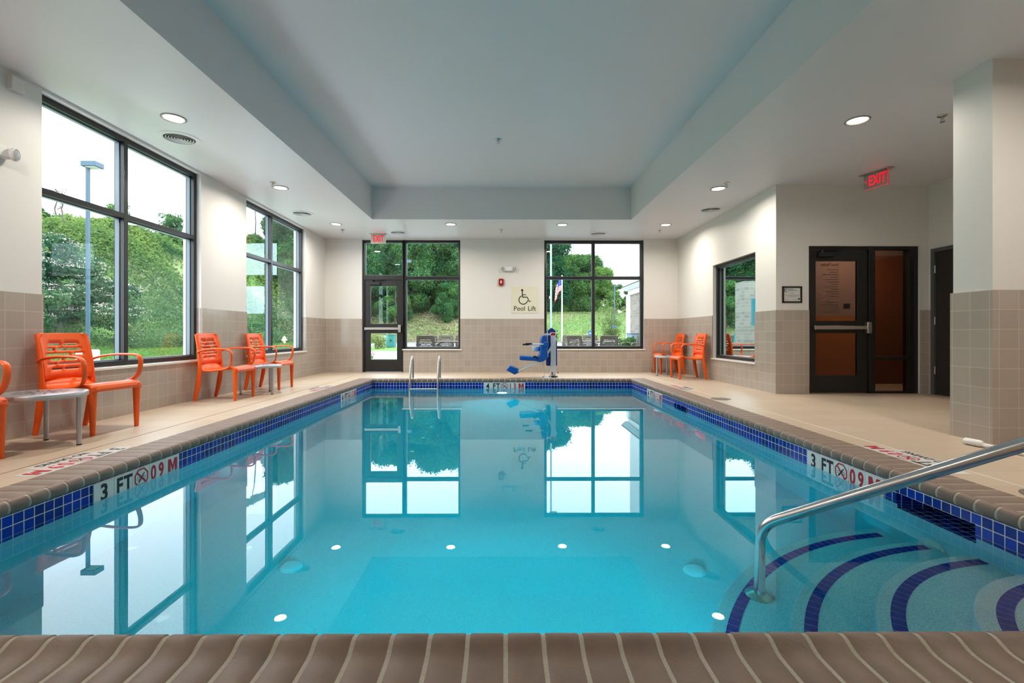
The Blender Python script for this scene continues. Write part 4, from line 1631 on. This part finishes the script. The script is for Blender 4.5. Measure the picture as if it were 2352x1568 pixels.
# seat shell: side profile extruded across the seat width (along y)
prof = [(1160, 400), (1110, 410), (1080, 450), (1060, 520), (1055, 600), (1045, 760), (1030, 860), (1000, 905), (950, 925), (900, 915), (580, 893),
        (556, 905), (552, 990), (620, 998), (900, 1012), (985, 1025), (1040, 1040), (1110, 1025), (1190, 970), (1215, 930), (1215, 860), (1195, 700), (1190, 420)]
pp = [L2(*q) for q in prof]
pp = [(x, z) for x, z in pp]
b = MB()
b.prism(list(reversed(pp)), -0.12, 0.24, mat=rot(PI / 2))
b.build('seat_shell', 'blue', pl, bevel=0.012)
MB().box(-0.215, -0.11, -0.265, -0.23, 0.615, 0.715).build('arm_bracket', 'blue', pl, bevel=0.008)
for i, (y, z, xa) in enumerate(((-0.25, 0.672, -0.46), (0.13, 0.648, -0.50))):
    a_ = MB().tube([(-0.15, y, z), (xa, y, z + 0.012)], 0.0115, 10).build('armrest', 'whitec', pl, smooth=60)
    MB().tube([(xa + 0.03, y, z + 0.011), (xa - 0.10, y, z + 0.012)], 0.017, 10).build('grip', 'dark', a_, smooth=60)
b = MB()
b.lathe([(0.055, 0.0), (0.072, 0.02), (0.078, 0.09), (0.078, 0.092)], 24, mat=T(-0.335, 0.0, 0.53))
b.build('cup', plain('pale blue plastic', (0.55, 0.74, 0.85), 0.35), pl, smooth=50)
b = MB()
b.bar((-0.25, -0.20, 0.36), (-0.70, -0.20, 0.145), 0.03, 0.032)
b.build('leg_bar', 'whitec', pl, bevel=0.004)
b = MB()
q = [(-0.93, 0.17), (-0.855, 0.255), (-0.69, 0.19), (-0.665, 0.135), (-0.77, 0.08)]
b.prism(list(reversed(q)), -0.06, 0.21, mat=rot(PI / 2))
b.build('footrest', 'blue', pl, bevel=0.008)
b = MB()
b.tube([(-0.41, -0.245, 0.435), (-0.37, -0.25, 0.44), (-0.335, -0.25, 0.42), (-0.325, -0.25, 0.385)], 0.016, 8)
b.build('seat_belt', 'dark', pl, smooth=60)

# ------------------------------------------------------------------ long pole lying on the right deck
po = empty('rescue_pole', (3.70, 3.70, 0), label='white pole with a red band lying on the deck behind the handrail', cat='pole')
a = Vector((3.655, 3.66, 0.028)) - Vector((3.70, 3.70, 0))
dv = Vector((0.33, -0.94, 0)).normalized()
dv = (Vector((3.72, 3.25, 0)) - Vector((3.655, 3.66, 0))).normalized()
a = a - dv * 0.08
MB().tube([a, a + dv * 0.01, a + dv * 0.115, a + dv * 0.13], [0.018, 0.026, 0.026, 0.018], 14).build('grip', 'white', po, smooth=50)
MB().tube([a + dv * 0.13 - Vector((0, 0, 0.008)), a + dv * 2.2 - Vector((0, 0, 0.008))], 0.015, 12).build('shaft', 'white', po, smooth=50)
MB().tube([a + dv * 0.25 - Vector((0, 0, 0.008)), a + dv * 0.33 - Vector((0, 0, 0.008))], 0.0156, 12).build('red_band', 'alarm', po, smooth=50)


# ------------------------------------------------------------------ outdoors: land
def ss(t):
    t = np.clip(t, 0, 1)
    return t * t * (3 - 2 * t)


def land(x, y):
    """Ground height: flat round the building, a long bank on the left, a rise behind the road."""
    x, y = np.asarray(x, float), np.asarray(y, float)
    left = (9.2 + 0.11 * np.clip(y - 38, -12, 30)) * ss((-20.8 - x) / 12.5) + 0.35 * np.sin(y * 0.35 + x * 0.2) * ss((-22 - x) / 6)
    amp = 6.2 - 2.2 * ss((x + 4) / 9)
    far = amp * ss((y - 50) / 22) * ss((x + 40) / 12)
    return YG + np.maximum(left, far) + 0.35 * np.minimum(left, far)


gx = np.concatenate([np.arange(-70, -36, 3.0), np.arange(-36, -12, 0.8), np.arange(-12, 34, 2.0), np.arange(34, 80, 6.0)])
gy = np.concatenate([np.arange(-14, 12, 3.0), np.arange(12, 84, 1.0), np.arange(84, 130, 5.0)])
GX, GY = np.meshgrid(gx, gy, indexing='ij')
GZ = land(GX, GY)
V = np.stack([GX, GY, GZ], -1).reshape(-1, 3)
na, nb = len(gx), len(gy)
ii, jj = np.meshgrid(np.arange(na - 1), np.arange(nb - 1), indexing='ij')
F = np.stack([ii * nb + jj, (ii + 1) * nb + jj, (ii + 1) * nb + jj + 1, ii * nb + jj + 1], -1).reshape(-1, 4)
mid = V[F].mean(1)
F = F[~((mid[:, 0] > -6) & (mid[:, 0] < 13) & (mid[:, 1] < 12))]      # no ground under the building
g = np_mesh('terrain', V, F, 'ground')
g.data.polygons.foreach_set('use_smooth', [True] * len(g.data.polygons))
struct(g)
struct(MB().box(-9.0, 11.5, YF + 0.26, 17.0, YG - 0.2, YG + 0.012).build('path_patio', 'concrete'))
struct(MB().box(-14.0, 60.0, 17.6, 26.0, YG - 0.2, YG + 0.01).build('road_drive', 'asphalt'))
struct(MB().box(-13.0, 70.0, 35.0, 48.0, YG - 0.2, YG + 0.01).build('road_far', 'asphalt'))
struct(MB().box(-13.0, 70.0, 48.0, 48.4, YG - 0.2, YG + 0.14).build('kerb_far', 'concrete'))
struct(MB().box(-3.4, -1.9, 16.3, 17.5, YG - 0.2, YG + 0.06).build('path_mulch_bed', 'mulch'))


def up_normals(n):
    a = rng.uniform(0, 2 * PI, n)
    return np.stack([np.cos(a), np.sin(a), np.zeros(n)], 1)


def leaf_quads(C, size, flat=0.0, normals=None):
    """One small folded quad per centre, randomly turned."""
    n = len(C)
    d = rng.normal(size=(n, 3))
    if normals is not None:
        d = d * 0.8 + normals
    d /= np.linalg.norm(d, axis=1, keepdims=True) + 1e-9
    t = rng.normal(size=(n, 3))
    t -= d * (t * d).sum(1, keepdims=True)
    t /= np.linalg.norm(t, axis=1, keepdims=True) + 1e-9
    b_ = np.cross(d, t)
    s = (size * rng.uniform(0.6, 1.3, n))[:, None]
    P = np.stack([C - t * s, C - b_ * s * 0.42, C + t * s, C + b_ * s * 0.42], 1)
    V_ = P.reshape(-1, 3)
    F_ = np.arange(4 * n).reshape(n, 4)
    return V_, F_


def blobs(cents, radii, per, size, squash=0.85):
    """Leaves on the shells of several round clumps."""
    out, nr = [], []
    for c, r in zip(cents, radii):
        n = int(per * r * r)
        u = rng.normal(size=(n, 3))
        u /= np.linalg.norm(u, axis=1, keepdims=True)
        rr = r * rng.uniform(0.3, 1.0, n) ** 0.5 * (1 + 0.35 * rng.uniform(0, 1, n) ** 3)
        p = u * rr[:, None]
        p[:, 2] *= squash
        out.append(p + np.array(c))
        nr.append(u)
    return leaf_quads(np.concatenate(out), size, normals=np.concatenate(nr))


def branches(mb, h, r, seed, top, spread):
    rd = random.Random(seed)
    pts = [(0, 0, -0.3), (0.03 * h, 0, h * 0.3), (-0.01 * h, 0.02 * h, h * 0.6), (0.02 * h, 0, h * top)]
    mb.tube(pts, [r, r * 0.8, r * 0.55, r * 0.2], 8)
    for i in range(7):
        z = h * rd.uniform(0.3, top * 0.9)
        a = rd.uniform(0, 2 * PI)
        l = spread * rd.uniform(0.5, 1.0)
        mb.tube([(0, 0, z), (l * 0.5 * math.cos(a), l * 0.5 * math.sin(a), z + l * 0.35), (l * math.cos(a), l * math.sin(a), z + l * 0.8)],
                [r * 0.4, r * 0.25, r * 0.06], 6)


def tree_proto(h, spread, leaf, nblob, per, size, seed, low=0.25):
    """Broad crowned tree of unit data: crown + trunk."""
    root = empty('tree')
    rd = np.random.default_rng(seed)
    cents, rad = [], []
    for i in range(nblob):
        t = rd.uniform(low, 0.96)
        w_ = spread * math.sin(PI * min(1, 0.15 + 0.85 * (1 - (t - low) / (1 - low)) ** 0.8) * 0.62 + 0.25)
        a = rd.uniform(0, 2 * PI)
        q = w_ * math.sqrt(rd.uniform(0, 1)) * 0.8
        r = h * rd.uniform(0.085, 0.16)
        cents.append((q * math.cos(a), q * math.sin(a), min(h * t, h - r)))
        rad.append(r)
    cents.append((0, 0, h * 0.9))
    rad.append(h * 0.10)
    V_, F_ = blobs(cents, rad, per, size)
    np_mesh('crown', V_, F_, leaf, root)
    tb_ = MB()
    branches(tb_, h, h * 0.022, seed, 0.85, spread * 0.8)
    tb_.build('trunk', 'bark', root, smooth=60)
    return root


protoA = tree_proto(11.0, 4.2, 'leafA', 40, 1050, 0.18, 3, 0.08)
protoB = tree_proto(10.0, 3.8, 'leafB', 36, 1050, 0.18, 5, 0.06)
protoC = tree_proto(7.0, 3.0, 'leafB', 28, 1400, 0.15, 8, 0.04)
protoD = tree_proto(3.0, 1.3, 'leafB', 44, 900, 0.10, 14, 0.05)
used = {}


def plant(proto, x, y, s, label, group, rz=None, sz=None, dzz=0.0):
    first = proto.name not in used
    used[proto.name] = True
    o = proto if first else copy_tree(proto)
    o.location = (x, y, float(land(x, y)) - 0.15 + dzz)
    o.rotation_euler = (0, 0, random.uniform(0, 6.28) if rz is None else rz)
    o.scale = (s, s, sz or s)
    tag(o, label, 'tree', group)
    return o


WOOD = [  # woods on the bank behind the exit door and its sidelight
    (protoA, -21.5, 66, 1.0, 'green tree half hidden by the wall left of the exit door'), (protoB, -18.0, 62, 0.9, 'bright tree behind the exit sign'),
    (protoA, -15.2, 67, 1.08, 'dark tall tree behind the post between exit door and sidelight'), (protoB, -12.0, 63, 0.95, 'bright tree in the left part of the upper sidelight pane'),
    (protoA, -9.6, 68, 1.15, 'dark tall tree in the middle of the upper sidelight pane'), (protoA, -6.0, 65, 1.05, 'dark tree at the wall edge of the upper sidelight pane'),
    (protoC, -19.0, 58, 0.8, 'low bushy tree in the upper glass of the exit door, on the hinge side'), (protoC, -13.6, 59, 0.75, 'low bushy tree in the sidelight beside the exit door post'),
    (protoC, -7.4, 60, 0.7, 'low bushy tree in the sidelight near the wall edge')]
for p_, x, y, s, lab in WOOD:
    plant(p_, x, y, s, lab, 'trees on the bank behind the exit door')
RT = [(protoA, 6.1, 74, 1.15, 'tall dark tree behind the flagpole, first from the lift'), (protoB, 9.2, 76, 0.98, 'rounded tree right behind the flag'),
      (protoA, 12.4, 77, 0.92, 'tree behind the window post, right of the flag'), (protoB, 15.4, 76, 0.78, 'tree sloping down toward the distant lamp post'),
      (protoC, 18.0, 78, 0.75, 'low tree behind the distant lamp post'), (protoC, 21.0, 78, 0.72, 'low bright tree next to the stone building'), (protoA, 3.0, 76, 1.1, 'dark tree hidden by the wall left of the far right window')]
for p_, x, y, s, lab in RT:
    plant(p_, x, y, s, lab, 'trees behind the far right window')
LT = [(protoA, -28.0, 62, 0.9, 'dark tree in the right half of the second left window'),
      (protoB, -25.0, 58, 0.9, 'bright tree before the dark one in the second left window'), (protoA, -23.5, 64, 1.0, 'dark tree at the right edge of the second left window'),
      (protoD, -33.0, 34.0, 0.55, 'small bushy tree on the skyline behind the lamp post'), (protoD, -33.0, 30.8, 0.85, 'small tree on the skyline at the left edge of the big window'),
      (protoD, -33.5, 41.5, 0.85, 'small round tree on the skyline beside the window post'), (protoD, -33.0, 47.0, 1.0, 'small tree on the skyline in the right pane of the big window'),
      (protoD, -34.0, 59.5, 1.3, 'low tree on the skyline in the left pane of the second window')]
for p_, x, y, s, lab in LT:
    plant(p_, x, y, s, lab, 'trees on the left hillside')

# tall thin tree with a tuft at the top
tt_ = empty('slender_tree', (-32.5, 62, float(land(-32.5, 62)) - 0.2), label='thin bare-stemmed tree with a leafy tuft in the second left window', cat='tree')
MB().tube([(0, 0, 0), (0.1, 0, 3), (-0.1, 0, 6), (-0.5, 0, 8.0)], [0.10, 0.08, 0.06, 0.03], 6).build('trunk', 'bark', tt_)
V_, F_ = blobs([(-0.6, 0, 8.1), (-1.5, 0, 8.6), (0.4, 0, 7.6), (1.3, 0, 7.2)], [0.7, 0.6, 0.7, 0.5], 300, 0.3, 0.5)
np_mesh('crown', V_, F_, 'leafB', tt_)
# dead tree
dt = empty('dead_tree', (-32.6, 35.0, float(land(-32.6, 35.0)) - 0.2), label='bare dead tree on the skyline left of the lamp post', cat='tree')
tb_ = MB()
rd = random.Random(4)
for x0 in (-0.28, 0.22):
    tb_.tube([(x0, 0, 0), (x0 + 0.1, 0, 0.8), (x0 - 0.12, 0, 1.7), (x0 + 0.1, 0, 2.4), (x0 * 0.3, 0, 3.2)], [0.075, 0.065, 0.05, 0.04, 0.012], 6)
    for i in range(13):
        z = rd.uniform(1.4, 3.1)
        a = rd.uniform(0, 6.28)
        l = rd.uniform(0.5, 1.3)
        tb_.tube([(x0 * 0.7, 0, z), (x0 + l * 0.5 * math.cos(a), l * 0.5 * math.sin(a), z + 0.2), (x0 + l * math.cos(a), l * math.sin(a), z + 0.45)], [0.025, 0.016, 0.005], 5)
tb_.build('trunk', 'bark', dt)

# hillside growth: uncountable leaves and grasses
n = 170000
hy = 13 + 51 * rng.uniform(0, 1, n) ** 1.25
hx = rng.uniform(-35.0, -20.6, n)
cl = np.sin(hx * 0.9 + 1.3) * np.sin(hy * 0.7) + np.sin(hx * 0.37 + hy * 0.51) + rng.normal(size=n) * 0.5
keep = cl > -0.75
hx, hy, cl = hx[keep], hy[keep], cl[keep]
hz = land(hx, hy) + rng.uniform(0.0, 1.0, len(hx)) * np.clip(cl + 0.7, 0.2, 1.6) * 0.55
up = hz + 0.9 * np.sin(hy * 0.3) + rng.normal(size=len(hz)) * 0.9 > 5.2
fl_ = (~up) & (rng.uniform(size=len(hz)) < 0.05) & (np.sin(hy * 0.5 + hx * 0.8) > -0.3)
fm = np.where(fl_, 2, np.where(up, 0, 1))
dist = np.hypot(hx, hy)
hz = np.where(up, hz + 0.5 * np.clip(np.sin(hx * 1.1 + 2) * np.sin(hy * 0.9), 0, 1), hz)
V_, F_ = leaf_quads(np.stack([hx, hy, hz], 1), np.where(fl_, 0.0016, np.where(up, 0.0033, 0.0025)) * dist, normals=np.tile(np.array([[0.6, -0.3, 0.8]]), (len(hx), 1)))
tag(np_mesh('undergrowth', V_, F_, None, F_mats=fm, mats=['leafH', 'leafL', 'flower']), 'thick green weeds covering the hillside outside the left windows', 'undergrowth', kind='stuff')
n = 38000
hx, hy = rng.uniform(-24, 26, n), rng.uniform(50, 74, n)
hz = land(hx, hy) + rng.uniform(0.0, 0.3, n)
w_ = np.sin(hx * 0.55) * 0.5 + np.sin(hy * 0.4 + hx * 0.2) * 0.5 + rng.normal(size=n) * 0.35
pick = np.where(hx < -1, np.where((hy < 62.5 + 2.5 * np.sin(hx * 0.6)) & (w_ > -0.75), 0, 1), np.where(w_ > 0.15, 2, 3))
V_, F_ = leaf_quads(np.stack([hx, hy, hz], 1), np.where(hx < -1, 0.17, 0.11), normals=np.tile(np.array([[0.0, -0.5, 0.9]]), (n, 1)))
tag(np_mesh('bank_grass', V_, F_, None, F_mats=pick, mats=['leafD', 'leafH', 'leafM', 'leafM']), 'dry and green grass on the bank across the road', 'grass', kind='stuff')
n = 24000
hx, hy = rng.uniform(-23, -13, n), rng.uniform(12, 48, n)
hz = land(hx, hy) + rng.uniform(0.0, 0.12, n)
V_, F_ = leaf_quads(np.stack([hx, hy, hz], 1), 0.09, normals=up_normals(n))
tag(np_mesh('lawn_grass', V_, F_, 'leafB'), 'short bright grass at the foot of the hillside', 'grass', kind='stuff')

# big flowering shrub
fsx, fsy = -23.6, 25.2
fs_ = empty('flowering_shrub', (fsx, fsy, float(land(fsx, fsy))), label='large shrub with cream blossom at the left of the big window', cat='shrub')
rd = np.random.default_rng(21)
cents, rad = [], []
for i in range(60):
    a, q = rd.uniform(0, 6.28), math.sqrt(rd.uniform(0, 1)) * 3.4
    cents.append((q * math.cos(a), q * math.sin(a), rd.uniform(0.2, 1.0) * (5.3 - 0.95 * q)))
    rad.append(rd.uniform(0.45, 0.8))
V_, F_ = blobs(cents, rad, 700, 0.12)
np_mesh('foliage', V_, F_, 'leafL', fs_)
pc = []
for c, r in zip(cents, rad):
    for j in range(16):
        u = rd.normal(size=3)
        u /= np.linalg.norm(u)
        u[2] = abs(u[2]) * 0.8
        base = np.array(c) + u * r * 1.02
        pc.append(base + rd.normal(size=(12, 3)) * np.array([0.13, 0.13, 0.025]))
V_, F_ = leaf_quads(np.concatenate(pc), 0.048)
np_mesh('blossom', V_, F_, 'flower', fs_)
MB().tube([(0, 0, -0.3), (0.1, 0, 1.2), (0, 0.1, 2.6)], [0.12, 0.09, 0.04], 7).build('stem', 'bark', fs_)


def bush(name, x, y, r, hgt, leaf, size, label, cat, group=None, per=900, nb_=14, grassy=False):
    o = empty(name, (x, y, float(land(x, y))), label=label, cat=cat, group=group)
    c_, r_ = [], []
    for i in range(nb_):
        a, q = random.uniform(0, 6.28), math.sqrt(random.random()) * r * 0.75
        rr = r * random.uniform(0.32, 0.5)
        c_.append((q * math.cos(a), q * math.sin(a), max(rr * 0.8, random.uniform(0.2, 1.0) * (hgt - rr))))
        r_.append(rr)
    V_, F_ = blobs(c_, r_, per, size)
    np_mesh('foliage', V_, F_, leaf, o)
    MB().tube([(0, 0, -0.1), (0.02, 0, hgt * 0.4), (0, 0, hgt * 0.7)], [0.03, 0.025, 0.01], 6).build('stem', 'bark', o)
    return o


bush('shrub', -8.15, 30.0, 0.62, 0.95, 'leafC', 0.06, 'feathery pale shrub before the green utility box', 'shrub', None, 2200)
for i, (x, y, lab) in enumerate(((3.75, 15.4, 'clipped green shrub behind the white-lit patio chair, nearer the table'), (4.35, 15.6, 'clipped green shrub against the window frame before the grey unit'))):
    bush('hedge_shrub', x, y, 0.5, 0.86, 'leafB', 0.045, lab, 'shrub', 'clipped shrubs by the stone building', 9000, 20)
yt = empty('young_tree', (5.3, 23.5, float(land(5.3, 23.5))), label='small airy young tree before the stone building', cat='tree')
c_, r_ = [], []
rd = random.Random(12)
for i in range(26):
    z = rd.uniform(0.9, 2.55)
    q = 0.75 * math.sin(PI * (z - 0.7) / 2.4) * math.sqrt(rd.random())
    a = rd.uniform(0, 6.28)
    c_.append((q * math.cos(a), q * math.sin(a), z))
    r_.append(rd.uniform(0.16, 0.3))
V_, F_ = blobs(c_, r_, 1500, 0.055)
np_mesh('crown', V_, F_, 'leafC', yt)
tb_ = MB()
branches(tb_, 2.6, 0.035, 9, 0.9, 0.7)
tb_.build('trunk', 'bark', yt)
# red flowers by the path
rf = empty('flower_clump', (-4.85, 16.75, YG), label='red flowering plant low in the exit door glass', cat='flowers')
V_, F_ = blobs([(0, 0, 0.12), (0.1, 0.05, 0.1), (-0.12, 0, 0.12)], [0.16, 0.13, 0.14], 5000, 0.035)
np_mesh('foliage', V_, F_, 'leafC', rf)
V_, F_ = leaf_quads(np.array([(random.choice([-0.05, 0.12, 0.22, -0.15]), 0, random.choice([0.22, 0.3, 0.26])) for _ in range(60)]) + rng.normal(size=(60, 3)) * 0.03, 0.03)
np_mesh('petals', V_, F_, 'redfl', rf)

# ------------------------------------------------------------------ outdoors: things
ub = empty('utility_box', (-8.05, 33.0, YG), label='green electrical box standing beyond the exit door', cat='utility box')
MB().box(-0.52, 0.08, -0.3, 0.3, 0.0, 0.82).build('side_cabinet', 'green_l', ub, bevel=0.03)
b = MB()
b.box(-0.06, 0.45, -0.42, 0.3, 0.03, 0.86)
b.box(-0.10, 0.49, -0.46, 0.34, 0.86, 0.90)
b.build('front_cabinet', 'green_m', ub, bevel=0.02)
MB().box(0.18, 0.30, -0.426, -0.42, 0.42, 0.56).build('warning_plate', 'dark', ub)

hy_ = empty('fire_hydrant', (-20.0, 43.2, float(land(-20.0, 43.2))), label='cream fire hydrant on the grass in the second left window', cat='fire hydrant')
b = MB()
b.lathe([(0.17, 0.0), (0.17, 0.05), (0.12, 0.06), (0.115, 0.48), (0.16, 0.50), (0.16, 0.54), (0.14, 0.62), (0.08, 0.70), (0.035, 0.72), (0.035, 0.78), (0.0, 0.78)], 20, cap=False)
b.build('barrel', 'hyd', hy_, smooth=40)
b = MB()
for s in (-1, 1):
    b.lathe([(0.07, 0.1), (0.07, 0.24), (0.05, 0.25), (0.0, 0.25)], 14, mat=T(0, 0, 0.40) @ rot(0, PI / 2 * s), cap=False)
b.lathe([(0.09, 0.1), (0.09, 0.22), (0.0, 0.22)], 14, mat=T(0, 0, 0.36) @ rot(PI / 2), cap=False)
b.build('nozzles', 'hyd', hy_, smooth=40)


def lamp_post(x, y, h, r, label, head=True, m='lpost', base=False, hx=0.45, square=True):
    o = empty('lamp_post', (x, y, float(land(x, y))), label=label, cat='lamp post', group='outdoor lamp posts')
    z0 = 0.0
    if base:
        MB().lathe([(0.28, -0.1), (0.28, 0.42), (0.26, 0.45), (0.0, 0.45)], 20, cap=False).build('concrete_base', 'stucco', o, smooth=40)
        z0 = 0.45
    if square:
        MB().box(-r, r, -r, r, z0, h).build('pole', m, o, bevel=0.008)
    else:
        MB().tube([(0, 0, z0), (0, 0, h)], [r, r * 0.8], 12).build('pole', m, o, smooth=60)
    if head:
        q = MB()
        q.box(-0.09, hx, -0.17, 0.17, h, h + 0.16)
        q.build('lamp_head', m, o, bevel=0.015)
        MB().box(0.02, hx - 0.05, -0.13, 0.13, h - 0.012, h).build('lens', 'white', o)
    return o


lamp_post(-12.75, 14.6, 6.02, 0.042, 'square blue grey lamp post filling the left pane of the big window', base=True, hx=0.36)
lamp_post(-8.55, 40.0, 7.0, 0.07, 'lamp post behind the exit door post with its head against the woods', hx=0.7)
lamp_post(3.42, 35.0, 12.0, 0.075, 'tall pale pole behind the pool lift, its top out of view', m='postg', square=False)
lamp_post(13.9, 60.0, 5.2, 0.07, 'distant lamp post above the young tree', m='lpost')

fp = empty('flagpole', (6.05, 50.0, float(land(6.05, 50.0))), label='white flagpole beyond the road', cat='flagpole')
MB().tube([(0, 0, 0), (0, 0, 7.0)], [0.085, 0.055], 12).build('pole', 'white', fp, smooth=60)
MB().lathe([(0.0, -0.09), (0.06, -0.06), (0.09, 0.0), (0.06, 0.06), (0.0, 0.09)], 14, mat=T(0, 0, 7.05), cap=False).build('ball', 'hyd', fp, smooth=60)
# drooping flag: thirteen stripes and a canton, folded down along the pole
fl = empty('flag', (6.05, 50.0, float(land(6.05, 50.0))), label='limp striped red and white flag with a blue corner', cat='flag')
vs, fs, mi = [], [], []
nu, nv = 26, 13


def fpos(u, v):
    droop = u * 1.75
    x = -0.10 - 0.55 * (1 - math.exp(-2.2 * u)) + 0.08 * math.sin(u * 19 + v * 1.5)
    y = 0.16 * math.sin(u * 15 + v * 2.0)
    return (x - 0.12 * (1 - v) * u, y, 6.75 - (1 - v) * 1.15 - droop * (0.55 + 0.2 * (1 - v)))


for i in range(nu + 1):
    for j in range(nv + 1):
        vs.append(fpos(i / nu, j / nv))
fb_ = MB()
for i in range(nu):
    for j in range(nv):
        a_ = i * (nv + 1) + j
        m_ = 2 if (i < nu * 0.4 and j >= 6) else (0 if j % 2 == 0 else 1)
        fb_.f.append((a_, a_ + nv + 1, a_ + nv + 2, a_ + 1))
        fb_.mi.append(m_)
fb_.v = vs
fb_.build('cloth', ['flagred', 'white', 'flagblue'], fl, smooth=80)

# hotel wing with stone cladding on the right
bd = empty('building_wing', (5.65, 18.0, YG), label='stone clad building wing at the right edge of the far right window', cat='building')
MB().box(0.0, 5.0, -3.6, 3.6, 0.0, 2.66).build('stone_wall', 'stone', bd)
MB().box(0.05, 5.0, -3.55, 3.55, 2.9, 8.5).build('upper_wall', 'stucco', bd)
b = MB()
b.box(-0.06, 5.0, -3.66, 3.66, 2.66, 2.74)
b.box(-0.03, 5.0, -3.63, 3.63, 2.74, 2.9)
b.build('stone_cap', 'sill', bd, bevel=0.02)
b = MB()
b.prism([(-0.24, 3.06), (-0.20, 3.0), (-0.08, 2.9), (0.1, 2.9), (0.1, 3.1)], -3.9, 3.9, mat=rot(PI / 2))
b.build('eave', 'stucco', bd)
MB().box(-0.27, 0.1, -3.92, 3.92, 3.06, 3.09).build('eave_edge', 'brownp', bd)
MB().box(-0.10, 0.02, 3.28, 3.66, 0.0, 2.66).build('corner_pilaster', 'stucco', bd)
for yy in (-1.4, 1.2):
    wq = MB().box(-0.02, 0.03, yy - 0.5, yy + 0.5, 0.75, 2.05).build('window', 'frame', bd)
    MB().box(-0.024, 0.0, yy - 0.45, yy + 0.45, 0.80, 2.0).build('pane', 'winb', wq)

sp_ = empty('stone_pier', (0.45, 15.2, YG), label='stone pier with a teal window mirrored in the small right window', cat='pier')
MB().box(-0.42, 0.16, -0.3, 0.3, 0.0, 2.6).build('masonry', 'stone', sp_)
MB().box(-0.42, -0.06, -0.306, -0.295, 1.2, 2.05).build('pane', 'winb', sp_)

ac = empty('air_unit', (4.95, 17.6, YG), label='grey louvred outdoor air unit before the stone building', cat='air conditioner')
MB().box(-0.34, 0.34, -0.34, 0.34, 0.0, 0.94).build('cabinet', 'acm', ac, bevel=0.02)
b = MB()
for i in range(9):
    b.box(-0.30 + i * 0.07, -0.27 + i * 0.07, -0.352, -0.34, 0.1, 0.86)
b.build('louvre', 'green_l', ac)
MB().box(-0.36, 0.36, -0.36, 0.36, 0.94, 0.98).build('top', 'acm', ac, bevel=0.01)


def street_sign(x, y, h, w_, hh, label, m='signblue'):
    o = empty('parking_sign', (x, y, float(land(x, y))), label=label, cat='sign', group='small blue parking signs')
    MB().tube([(0, 0, 0), (0, 0, h)], 0.03, 8).build('post', 'postg', o)
    MB().box(-w_ / 2, w_ / 2, -0.045, -0.03, h - hh, h).build('plate', m, o, bevel=0.004)
    MB().box(-w_ * 0.3, w_ * 0.3, -0.05, -0.045, h - hh * 0.62, h - hh * 0.42).build('white_mark', 'white', o)
    return o


street_sign(5.45, 30.0, 1.15, 0.30, 0.32, 'blue sign on a post at the window post')
street_sign(7.35, 32.0, 1.5, 0.34, 0.5, 'blue sign on a post under the young tree')
street_sign(6.85, 31.0, 1.1, 0.26, 0.3, 'small blue sign left of the one under the young tree')
tag(MB().tube([(8.0, 26.0, YG), (7.95, 26.0, 2.1)], 0.045, 10).build('guide_post', 'postg', smooth=60), 'slim pale post left of the stone building', 'post')
tag(MB().lathe([(0.2, 0.0), (0.24, 0.72), (0.2, 0.76), (0.0, 0.76)], 18, cap=False, mat=T(6.75, 29.0, YG)).build('litter_bin', 'white', smooth=50), 'white bin beside the blue signs', 'bin')

# patio furniture: the same moulded armchair in brown grey, and two tables
pch = chair_proto('brownp')
PC = [(-2.08, 12.75, 90, 'brown patio chair with its slotted back to the sidelight'), (-1.88, 15.0, -90, 'pale-lit patio chair across the left patio table, left of two'),
      (-1.35, 15.2, -90, 'pale-lit patio chair across the left patio table, right of two'), (-1.82, 14.2, 20, 'brown patio chair edge-on at the left patio table'),
      (2.76, 12.75, 90, 'brown patio chair with its slotted back to the far right window'), (2.10, 13.3, 50, 'brown patio chair turned sideways beside the window post'),
      (2.15, 15.4, -90, 'grey-lit patio chair behind the table, left of the window post'), (2.85, 15.5, -90, 'grey-lit patio chair behind the table at the window post'),
      (3.62, 13.35, 195, 'white-lit patio chair seen side-on before the clipped shrubs')]
for i, (x, y, a, lab) in enumerate(PC):
    o = pch if i == 0 else copy_tree(pch)
    o.location = (x, y, YG + 0.012)
    o.rotation_euler = (0, 0, math.radians(a))
    tag(o, lab, 'chair', 'brown patio chairs')


def patio_table(x, y, w_, label):
    o = empty('patio_table', (x, y, YG + 0.012), label=label, cat='table', group='dark patio tables')
    MB().box(-w_, w_, -0.42, 0.42, 0.68, 0.71).build('table_top', 'brownp', o, bevel=0.008)
    for sx in (-1, 1):
        for sy in (-1, 1):
            MB().box(sx * (w_ - 0.08) - 0.03, sx * (w_ - 0.08) + 0.03, sy * 0.34 - 0.03, sy * 0.34 + 0.03, 0, 0.68).build('leg', 'brownp', o)


patio_table(-1.55, 13.95, 0.55, 'dark patio table beyond the sidelight')
patio_table(2.75, 14.2, 0.62, 'dark patio table beyond the far right window')
